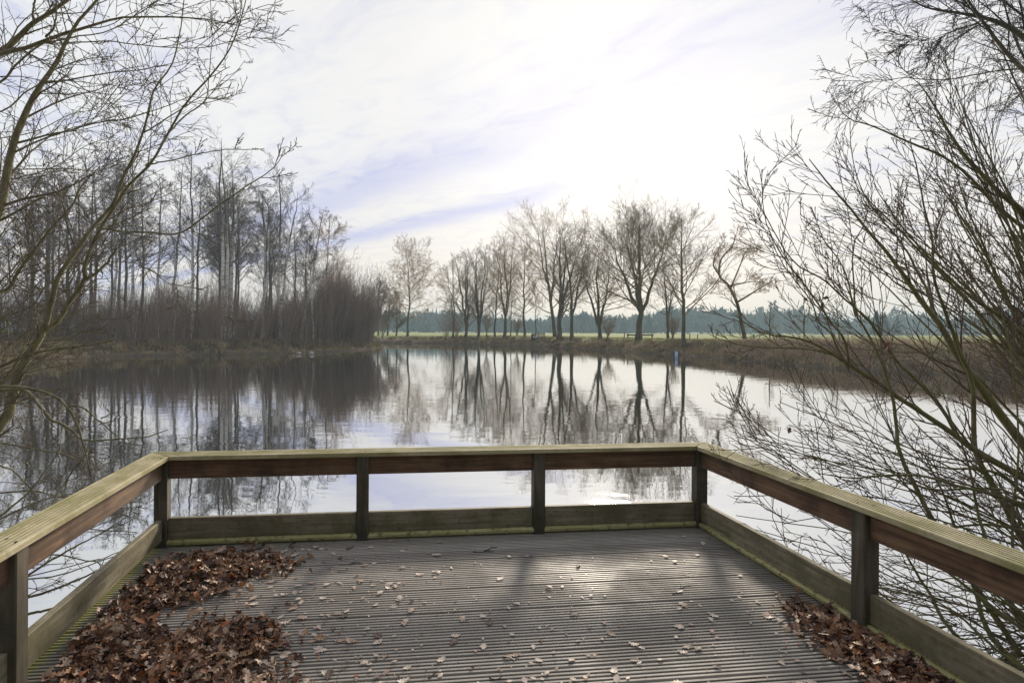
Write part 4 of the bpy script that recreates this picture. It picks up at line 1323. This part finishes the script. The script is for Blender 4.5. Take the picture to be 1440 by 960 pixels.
T1 = [
    (L((-150, 800, 3.9), (-70, 680, 4.1), (2, 592, 4.3), (14, 565, 4.35), (28, 520, 4.4), (50, 482, 4.45), (62, 462, 4.5)), 0.062, 0.034),
    (L((62, 462, 4.5), (70, 430, 4.5), (82, 385, 4.5), (105, 355, 4.55), (130, 320, 4.6), (160, 285, 4.65), (170, 255, 4.7), (192, 212, 4.75), (205, 175, 4.8), (216, 130, 4.85), (240, 95, 4.9), (252, 55, 4.9), (262, -25, 4.9)), 0.030, 0.005),
    (L((60, 466, 4.5), (80, 450, 4.45), (95, 425, 4.4), (117, 395, 4.35), (117, 375, 4.3), (123, 355, 4.3), (140, 320, 4.25), (165, 285, 4.2), (182, 258, 4.15), (210, 230, 4.1), (233, 190, 4.1), (262, 142, 4.1), (300, 100, 4.05), (322, 70, 4.0), (337, 35, 4.0), (350, -20, 3.95)), 0.028, 0.004),
    (L((117, 395, 4.35), (135, 382, 4.3), (150, 369, 4.3), (164, 349, 4.3)), 0.020, 0.010),
    (L((140, 321, 4.25), (175, 325, 4.1), (213, 326, 4.0), (256, 326, 3.9), (310, 287, 3.8), (345, 262, 3.75), (375, 243, 3.7), (392, 228, 3.7), (400, 210, 3.7)), 0.012, 0.0025),
    (L((152, 367, 4.3), (180, 369, 4.2), (205, 377, 4.2), (240, 402, 4.1), (268, 425, 4.1), (318, 446, 4.0)), 0.006, 0.002),
    (L((205, 233, 4.1), (240, 226, 4.0), (290, 217, 3.9), (340, 210, 3.8), (358, 209, 3.8)), 0.008, 0.0025),
    (L((232, 192, 4.1), (262, 165, 4.3), (290, 142, 4.4), (294, 110, 4.5), (297, 50, 4.6), (296, -20, 4.6)), 0.009, 0.003),
    (L((202, 186, 4.8), (230, 170, 4.9), (262, 150, 5.0), (290, 132, 5.1), (320, 112, 5.2), (345, 85, 5.2)), 0.010, 0.0025),
    (L((115, 405, 4.35), (135, 395, 4.2), (155, 391, 4.1)), 0.008, 0.003),
    (L((108, 412, 4.4), (125, 408, 4.3), (145, 408, 4.2), (158, 411, 4.2), (172, 420, 4.2)), 0.007, 0.002),
    (L((62, 480, 4.45), (100, 475, 4.3), (115, 465, 4.3), (130, 466, 4.3), (150, 468, 4.3)), 0.010, 0.003),
    (L((-60, 545, 4.1), (0, 517, 4.1), (35, 502, 4.1), (65, 493, 4.1), (110, 487, 4.1), (157, 479, 4.1)), 0.019, 0.008),
    (L((130, 320, 4.6), (150, 300, 5.0), (180, 292, 5.2), (210, 283, 5.3), (250, 265, 5.4), (290, 235, 5.4)), 0.009, 0.003),
]
tw_levels = [(9, dict(t0=0.22, ang=(25, 55), ratio=0.23, fall=0.6, up=0.03, K=8, wig=0.07, rr=0.42, rtip=0.0022)),
             (5, dict(t0=0.15, ang=(25, 55), ratio=0.5, fall=0.3, up=0.05, K=6, wig=0.07, rr=0.6, rtip=0.0017)),
             (2, dict(t0=0.2, ang=(25, 50), ratio=0.5, fall=0.3, up=0.05, K=4, wig=0.07, rr=0.8, rtip=0.0015))]
traced_tree('leaning_tree', 'leaning mossy tree with a forked trunk at the left edge over the water', 'foreground trees', 'tree', T1, M['bark_left'], M['twig_left'], tw_levels, 1, limb_scale=0.72, root=(-4.75, 3.9))

T2 = [
    (L((-260, 800, 4.9), (-140, 560, 5.0), (-40, 380, 5.1), (0, 295, 5.2), (8, 250, 5.2), (18, 200, 5.2), (35, 160, 5.2), (50, 130, 5.2), (75, 95, 5.2), (92, 60, 5.2), (112, 28, 5.2), (145, -10, 5.2), (170, -60, 5.2)), 0.075, 0.010),
    (L((18, 215, 5.2), (45, 202, 5.1), (85, 188, 5.0), (130, 176, 4.9), (180, 168, 4.8), (230, 152, 4.7), (276, 133, 4.6)), 0.015, 0.004),
    (L((-160, 170, 4.4), (-60, 110, 4.5), (0, 72, 4.6), (25, 50, 4.6), (48, 30, 4.6), (75, 15, 4.6), (105, -8, 4.6)), 0.045, 0.018),
    (L((-160, 150, 4.2), (-60, 100, 4.3), (0, 76, 4.4), (35, 66, 4.4), (70, 52, 4.4), (100, 42, 4.4), (135, 32, 4.4), (175, 22, 4.4), (250, 22, 4.4), (300, 27, 4.4), (340, 37, 4.4)), 0.034, 0.004),
    (L((-120, 430, 4.6), (0, 412, 4.6), (25, 385, 4.6), (50, 352, 4.6), (72, 322, 4.6), (100, 290, 4.6), (112, 265, 4.6), (140, 235, 4.6)), 0.028, 0.006),
    (L((-90, 350, 4.3), (0, 309, 4.3), (30, 293, 4.3), (61, 277, 4.3)), 0.020, 0.010),
    (L((48, 30, 4.6), (44, 15, 4.6), (52, -10, 4.6)), 0.014, 0.010),
    (L((66, 52, 4.4), (76, 40, 4.4), (78, 10, 4.4), (75, -20, 4.4)), 0.014, 0.006),
    (L((-60, 140, 4.0), (0, 118, 4.0), (25, 92, 4.0), (60, 65, 4.0), (100, 55, 4.0), (150, 45, 4.0), (190, 22, 4.0), (235, -10, 4.0)), 0.014, 0.003),
    (L((-60, 165, 4.2), (0, 158, 4.2), (40, 128, 4.2), (75, 115, 4.2), (120, 128, 4.2), (160, 132, 4.2), (200, 125, 4.2)), 0.010, 0.003),
    (L((60, 61, 4.4), (90, 60, 4.4), (150, 58, 4.4), (210, 64, 4.4), (270, 68, 4.4), (320, 60, 4.4), (355, 52, 4.4), (382, 38, 4.4)), 0.009, 0.0025),
    (L((-80, 255, 5.6), (0, 240, 5.6), (40, 238, 5.6), (90, 238, 5.5), (130, 240, 5.5), (170, 232, 5.5), (215, 225, 5.4)), 0.012, 0.003),
    (L((-80, 270, 5.8), (0, 255, 5.8), (50, 243, 5.8), (90, 225, 5.7), (120, 205, 5.7), (165, 190, 5.6)), 0.014, 0.003),
    (L((-80, 200, 5.8), (0, 195, 5.8), (60, 182, 5.8), (100, 160, 5.7), (140, 150, 5.6), (175, 110, 5.6)), 0.010, 0.003),
    (L((-100, 470, 4.0), (0, 460, 4.0), (10, 448, 4.0), (30, 440, 4.0), (55, 438, 4.0)), 0.012, 0.004),
]
tw2 = [(14, dict(t0=0.3, ang=(25, 60), ratio=0.24, fall=0.25, up=0.01, K=8, wig=0.08, rr=0.4, rtip=0.0022)),
       (6, dict(t0=0.12, ang=(25, 60), ratio=0.5, fall=0.3, up=0.03, K=6, wig=0.08, rr=0.6, rtip=0.0017)),
       (3, dict(t0=0.2, ang=(25, 55), ratio=0.5, fall=0.3, up=0.03, K=4, wig=0.08, rr=0.8, rtip=0.0015))]
traced_tree('spreading_tree', 'spreading bare tree whose limbs reach in from the upper left corner', 'foreground trees', 'tree', T2, M['bark_left'], M['twig_left'], tw2, 2, limb_scale=0.66, root=(-6.1, 4.9))

T3 = [
    (L((-120, 640, 3.6), (-30, 560, 3.7), (25, 547, 3.8), (45, 560, 3.8), (70, 590, 3.8), (80, 593, 3.8), (100, 603, 3.8), (116, 618, 3.8), (150, 618, 3.8), (205, 614, 3.8), (236, 604, 3.8)), 0.016, 0.003),
    (L((-40, 545, 3.6), (30, 545, 3.6), (75, 556, 3.6), (95, 570, 3.6), (110, 595, 3.6), (118, 625, 3.6), (126, 660, 3.6), (137, 695, 3.6)), 0.011, 0.003),
    (L((95, 570, 3.6), (122, 572, 3.6), (143, 590, 3.6), (170, 617, 3.6), (190, 635, 3.6)), 0.006, 0.0025),
    (L((143, 588, 3.6), (165, 578, 3.6), (185, 562, 3.6)), 0.004, 0.002),
    (L((-60, 770, 3.2), (0, 724, 3.3), (40, 690, 3.4), (75, 645, 3.5), (95, 615, 3.6)), 0.008, 0.0025),
    (L((60, 740, 3.3), (75, 700, 3.4), (92, 672, 3.5), (118, 637, 3.5), (128, 615, 3.5)), 0.007, 0.003),
    (L((-60, 640, 3.3), (0, 655, 3.3), (25, 665, 3.4), (45, 690, 3.5), (60, 705, 3.5)), 0.007, 0.002),
    (L((-100, 900, 3.3), (0, 850, 3.4), (60, 835, 3.5), (110, 815, 3.6), (150, 795, 3.7), (190, 770, 3.8)), 0.012, 0.003),
    (L((-100, 880, 3.4), (20, 820, 3.5), (65, 790, 3.6), (110, 765, 3.7), (140, 750, 3.8), (190, 720, 3.9)), 0.010, 0.003),
    (L((-90, 760, 3.6), (20, 780, 3.7), (80, 780, 3.8), (130, 790, 3.9), (170, 775, 4.0)), 0.008, 0.003),
    (L((20, 870, 3.5), (70, 855, 3.5), (120, 845, 3.6), (160, 838, 3.6)), 0.010, 0.003),
    (L((-60, 700, 4.6), (40, 690, 4.6), (100, 700, 4.6), (150, 690, 4.6), (190, 660, 4.6)), 0.008, 0.002),
    (L((-60, 610, 4.6), (40, 630, 4.6), (100, 640, 4.6), (130, 660, 4.6), (160, 650, 4.6)), 0.008, 0.002),
]
T3 += stems(71, 12, (-200, 900), [(170, 705), (195, 690), (120, 725), (150, 765), (95, 745), (80, 805), (185, 740), (130, 690)], (3.3, 3.7), (3.7, 4.3), (0.005, 0.010))
T3 += stems(70, 32, (-190, 700), [(60, 330), (100, 385), (40, 420), (120, 455), (90, 520), (50, 570), (150, 310), (30, 300), (75, 470), (20, 600), (60, 640), (110, 560)], (3.9, 4.8), (3.9, 5.2), (0.004, 0.009))
traced_tree('waterside_shrub', 'low tangled shrub trailing over the water beside the left railing', 'foreground trees', 'shrub', T3, M['bark_left'], M['twig_left'],
            [(9, dict(t0=0.15, ang=(30, 65), ratio=0.26, fall=0.3, up=0.01, K=7, wig=0.12, rr=0.45, rtip=0.0018)),
             (4, dict(t0=0.15, ang=(30, 60), ratio=0.5, fall=0.3, up=0.03, K=5, wig=0.12, rr=0.6, rtip=0.0015)),
             (2, dict(t0=0.2, ang=(30, 60), ratio=0.5, fall=0.3, up=0.0, K=4, wig=0.10, rr=0.8, rtip=0.0013))], 3, root=(-4.7, 3.4))

# ------------------------------------------------------------------ foreground shrubs, right
S1 = [
    (L((1530, 830, 4.2), (1480, 690, 4.25), (1412, 592, 4.3), (1372, 537, 4.35), (1345, 500, 4.4), (1325, 462, 4.4), (1300, 430, 4.45), (1275, 395, 4.5), (1250, 360, 4.5), (1225, 330, 4.55), (1195, 292, 4.6), (1160, 252, 4.6), (1138, 224, 4.7)), 0.046, 0.004),
    (L((1368, 532, 4.35), (1352, 505, 4.3), (1342, 475, 4.3), (1332, 445, 4.25), (1318, 405, 4.2), (1311, 370, 4.2), (1309, 335, 4.2), (1298, 290, 4.2), (1290, 240, 4.2), (1280, 195, 4.2)), 0.020, 0.004),
    (L((1500, 850, 3.9), (1450, 770, 4.0), (1415, 708, 4.1), (1383, 655, 4.2), (1372, 628, 4.25), (1371, 590, 4.3), (1368, 545, 4.3), (1360, 515, 4.3)), 0.030, 0.016),
    (L((1300, 430, 4.45), (1312, 440, 4.5), (1305, 412, 4.6), (1290, 385, 4.7), (1275, 355, 4.7), (1262, 335, 4.7), (1240, 310, 4.8), (1215, 275, 4.8), (1200, 230, 4.8), (1195, 170, 4.8)), 0.016, 0.003),
    (L((1480, 700, 3.9), (1430, 668, 4.0), (1375, 636, 4.1), (1340, 610, 4.15), (1300, 583, 4.2), (1262, 558, 4.25), (1235, 540, 4.3), (1200, 517, 4.3), (1165, 495, 4.35), (1140, 482, 4.4), (1115, 474, 4.4), (1080, 470, 4.4), (1052, 456, 4.4), (1030, 440, 4.4)), 0.032, 0.003),
    (L((1170, 498, 4.35), (1150, 493, 4.3), (1120, 489, 4.2), (1085, 489, 4.2), (1050, 486, 4.2), (1020, 478, 4.2), (998, 470, 4.2)), 0.009, 0.0025),
    (L((1345, 612, 4.15), (1322, 577, 4.2), (1288, 537, 4.2), (1262, 510, 4.25), (1237, 472, 4.3), (1218, 445, 4.3), (1195, 425, 4.35), (1160, 393, 4.4), (1122, 372, 4.4), (1095, 335, 4.4), (1070, 290, 4.5), (1052, 260, 4.5)), 0.018, 0.003),
    (L((1500, 1010, 3.5), (1400, 870, 3.75), (1320, 745, 3.9), (1292, 692, 4.0), (1266, 638, 4.05), (1262, 600, 4.1), (1258, 570, 4.1), (1250, 540, 4.1), (1235, 500, 4.1), (1216, 462, 4.15), (1203, 440, 4.2), (1200, 400, 4.2), (1198, 345, 4.2), (1215, 315, 4.2), (1222, 280, 4.2)), 0.024, 0.003),
    (L((1203, 445, 4.2), (1195, 410, 4.3), (1185, 375, 4.4), (1160, 335, 4.5), (1150, 315, 4.5), (1125, 300, 4.5)), 0.009, 0.002),
    (L((1500, 720, 3.7), (1430, 705, 3.8), (1390, 693, 3.8), (1345, 683, 3.85), (1300, 671, 3.9), (1240, 670, 3.9), (1200, 672, 3.9), (1150, 665, 3.9)), 0.020, 0.004),
    (L((1193, 520, 4.3), (1170, 470, 4.3), (1152, 450, 4.3), (1140, 420, 4.3), (1105, 375, 4.35), (1085, 340, 4.4), (1065, 300, 4.4)), 0.010, 0.002),
    (L((1194, 515, 4.3), (1188, 480, 4.2), (1170, 455, 4.2), (1135, 405, 4.2), (1105, 365, 4.2), (1082, 325, 4.2), (1072, 280, 4.2), (1080, 240, 4.2)), 0.012, 0.002),
]
wl = [(16, dict(t0=0.25, ang=(18, 42), ratio=0.25, fall=0.45, up=0.06, K=8, wig=0.05, rr=0.40, rtip=0.0023)),
      (5, dict(t0=0.15, ang=(18, 45), ratio=0.5, fall=0.3, up=0.06, K=6, wig=0.05, rr=0.62, rtip=0.0018)),
      (2, dict(t0=0.2, ang=(20, 45), ratio=0.42, fall=0.3, up=0.05, K=4, wig=0.05, rr=0.85, rtip=0.0018))]
wroot, wP, worg = traced_tree('willow_shrub', 'mossy many stemmed willow leaning in over the right railing', 'foreground shrubs', 'shrub', S1, M['bark_right'], M['twig_right'], wl, 11, limb_scale=0.85, root=(4.5, 3.9))


rg_l = np.random.default_rng(5)
for (px, py, dd) in [(1150, 423, 4.3), (1157, 430, 4.3), (1152, 437, 4.32), (1133, 422, 4.35), (1211, 460, 4.2), (1246, 491, 4.1), (1110, 605, 4.3), (1248, 486, 4.12), (1161, 419, 4.3)]:
    v, f = leaf_mesh(rg_l, 0.055); v = v @ rot_mats(rg_l, 1, 1.0)[0].T
    p = at_y(px, py, dd) - worg
    link_mesh('withered_leaf', v + p, f, M['tint_leaf'], wroot, attr=np.tile(np.array([[0.16, 0.06, 0.04]]), (len(v), 1)))


S2 = stems(50, 18, (1520, 800), [(1060, 560), (1020, 600), (1090, 640), (1050, 690), (1110, 580), (1180, 600), (1150, 540), (1230, 560), (1130, 700), (1280, 620)], (3.6, 4.4), (4.0, 4.9))
S2 += stems(51, 13, (1580, 985), [(1060, 640), (1100, 720), (1180, 740), (1230, 800), (1290, 820), (1350, 860), (1250, 690)], (3.2, 3.7), (3.6, 4.3))
S2 += [(L((1490, 1010, 3.5), (1345, 895, 3.7), (1305, 830, 3.9), (1280, 790, 4.0), (1255, 740, 4.1), (1215, 690, 4.2)), 0.015, 0.004),
       (L((1520, 1000, 3.4), (1400, 905, 3.6), (1372, 830, 3.8), (1350, 760, 3.9), (1330, 700, 4.0), (1300, 640, 4.1)), 0.021, 0.005),
       (L((1540, 1000, 3.4), (1440, 880, 3.6), (1400, 800, 3.7), (1375, 730, 3.8), (1360, 650, 3.9), (1330, 570, 3.9)), 0.019, 0.004),
       (L((1470, 1010, 3.4), (1350, 905, 3.5), (1260, 850, 3.7), (1200, 800, 3.9), (1150, 752, 4.0)), 0.011, 0.003),
       (L((1560, 960, 3.6), (1450, 850, 3.7), (1425, 760, 3.8), (1432, 640, 3.9), (1425, 520, 4.0), (1405, 420, 4.1)), 0.014, 0.003)]
S2 += stems(52, 14, (1590, 960), [(1010, 690), (1040, 725), (1090, 765), (1130, 800), (1180, 840), (1065, 660), (1030, 660), (1230, 850)], (3.5, 3.9), (3.9, 4.7), (0.006, 0.012))
traced_tree('willow_shrub', 'low willow shrub sprawling across the water behind the right railing', 'foreground shrubs', 'shrub', S2, M['bark_right'], M['twig_right'],
            [(7, dict(t0=0.2, ang=(18, 48), ratio=0.24, fall=0.25, up=0.03, K=7, wig=0.06, rr=0.45, rtip=0.0024)),
             (4, dict(t0=0.15, ang=(18, 50), ratio=0.5, fall=0.3, up=0.03, K=5, wig=0.06, rr=0.65, rtip=0.0019)),
             (2, dict(t0=0.2, ang=(20, 45), ratio=0.42, fall=0.3, up=0.03, K=4, wig=0.06, rr=0.85, rtip=0.0016))], 12, root=(4.25, 3.3))

S3 = stems(60, 30, (1540, 640), [(1290, 120), (1330, 140), (1360, 170), (1250, 190), (1400, 120), (1310, 220), (1230, 260), (1270, 300), (1340, 260), (1180, 330), (1400, 230), (1420, 330)], (4.4, 5.2), (4.8, 6.0), (0.010, 0.022))
S3 += [(L((1540, 400, 5.0), (1440, 300, 5.0), (1410, 276, 5.0), (1380, 246, 5.0), (1350, 213, 5.0), (1330, 182, 5.0), (1310, 145, 5.0), (1290, 115, 5.0)), 0.030, 0.004),
       (L((1540, 380, 5.2), (1440, 318, 5.2), (1400, 285, 5.2), (1360, 242, 5.2), (1320, 216, 5.2), (1270, 196, 5.2), (1230, 176, 5.2), (1200, 168, 5.2), (1183, 158, 5.2)), 0.020, 0.003),
       (L((1540, 560, 4.6), (1440, 470, 4.7), (1408, 445, 4.7), (1378, 424, 4.7), (1340, 394, 4.7), (1310, 365, 4.7), (1280, 330, 4.7), (1255, 300, 4.7), (1230, 262, 4.7)), 0.024, 0.003),
       (L((1500, 560, 4.9), (1440, 445, 4.9), (1415, 420, 4.9), (1385, 350, 4.9), (1362, 300, 4.9), (1345, 250, 4.9), (1330, 195, 4.9)), 0.016, 0.003)]
traced_tree('willow_shrub', 'tall willow with reddish fanned twigs behind the leaning willow on the right', 'foreground shrubs', 'shrub', S3, M['bark_right'], M['twig_right'],
            [(11, dict(t0=0.25, ang=(18, 42), ratio=0.26, fall=0.45, up=0.05, K=7, wig=0.05, rr=0.40, rtip=0.0023)),
             (4, dict(t0=0.15, ang=(18, 45), ratio=0.5, fall=0.3, up=0.05, K=5, wig=0.05, rr=0.65, rtip=0.0021)),
             (2, dict(t0=0.2, ang=(20, 45), ratio=0.42, fall=0.3, up=0.05, K=4, wig=0.05, rr=0.85, rtip=0.0018))], 13, root=(5.6, 4.8))

S4 = [(L((1640, 260, 7.0), (1520, 130, 7.2), (1440, 55, 7.4), (1400, 32, 7.5), (1380, 26, 7.5), (1340, 18, 7.6), (1303, 11, 7.6), (1270, -6, 7.6)), 0.05, 0.006),
      (L((1640, 300, 7.0), (1520, 170, 7.0), (1440, 98, 7.0), (1410, 65, 7.0), (1385, 33, 7.0), (1362, 0, 7.0), (1340, -40, 7.0)), 0.04, 0.008),
      (L((1385, 32, 7.0), (1350, 38, 6.8), (1320, 52, 6.7), (1290, 55, 6.6), (1258, 44, 6.6), (1226, 36, 6.6)), 0.006, 0.002),
      (L((1420, 60, 7.0), (1380, 34, 7.0), (1335, 45, 6.8), (1300, 55, 6.8), (1280, 54, 6.8)), 0.006, 0.002),
      (L((1560, 110, 6.6), (1440, 97, 6.6), (1390, 102, 6.6), (1340, 110, 6.6), (1308, 112, 6.6), (1270, 109, 6.6), (1240, 114, 6.6), (1216, 116, 6.6), (1206, 109, 6.6)), 0.010, 0.002),
      (L((1254, 110, 6.6), (1235, 97, 6.6), (1222, 88, 6.6), (1218, 78, 6.6)), 0.004, 0.002),
      (L((1640, 60, 7.6), (1480, 10, 7.8), (1440, -10, 7.8), (1380, -20, 7.9)), 0.03, 0.01),
      (L((1640, 160, 8.2), (1500, 60, 8.2), (1450, 30, 8.2), (1420, 10, 8.2), (1390, -20, 8.2)), 0.03, 0.01),
      (L((1640, 250, 8.6), (1520, 150, 8.6), (1460, 110, 8.6), (1430, 60, 8.6), (1410, 0, 8.6)), 0.03, 0.01),
      (L((1640, 340, 8.2), (1520, 250, 8.2), (1470, 190, 8.2), (1430, 120, 8.2), (1405, 60, 8.2)), 0.03, 0.008)]
traced_tree('weeping_birch', 'dark birch crown with fine drooping twigs filling the upper right corner', 'foreground trees', 'tree', S4, M['bark_row'], M['twig_dark'],
            [(17, dict(t0=0.25, ang=(25, 60), ratio=0.22, fall=0.2, up=-0.02, K=7, wig=0.07, rr=0.4, rtip=0.0026)),
             (7, dict(t0=0.1, ang=(25, 55), ratio=0.55, fall=0.3, up=-0.08, K=6, wig=0.07, rtip=0.0022)),
             (5, dict(t0=0.15, ang=(25, 55), ratio=0.5, fall=0.3, up=-0.10, K=5, wig=0.07, rtip=0.0020))], 14, root=(9.4, 7.7))


# ------------------------------------------------------------------ unseen wood behind the platform, added to darken faces turned to the camera
def shade_wood():
    rng = np.random.default_rng(99)
    bag = Bag()
    n = 5200
    x = rng.uniform(-24, 24, n); y = -5.5 - 9 * rng.random(n) ** 1.3 - 0.0 * x; z = 0.2 + 8.5 * rng.random(n) ** 0.9
    q = rng.normal(size=(n, 3, 3)) * 0.42
    v = np.stack([x, y, z], -1)[:, None] + q
    bag.add(v.reshape(-1, 3), np.arange(n * 3).reshape(n, 3), np.repeat(np.array([[0.035, 0.045, 0.022]]) * rng.uniform(0.6, 1.5, (n, 1)), 3, 0))
    o = bag.link('shade_wood', M['tint_forest'])
    tag(o, 'unseen dark wood behind the platform, added to shade the faces turned to the camera', 'wood', kind='stuff')


shade_wood()
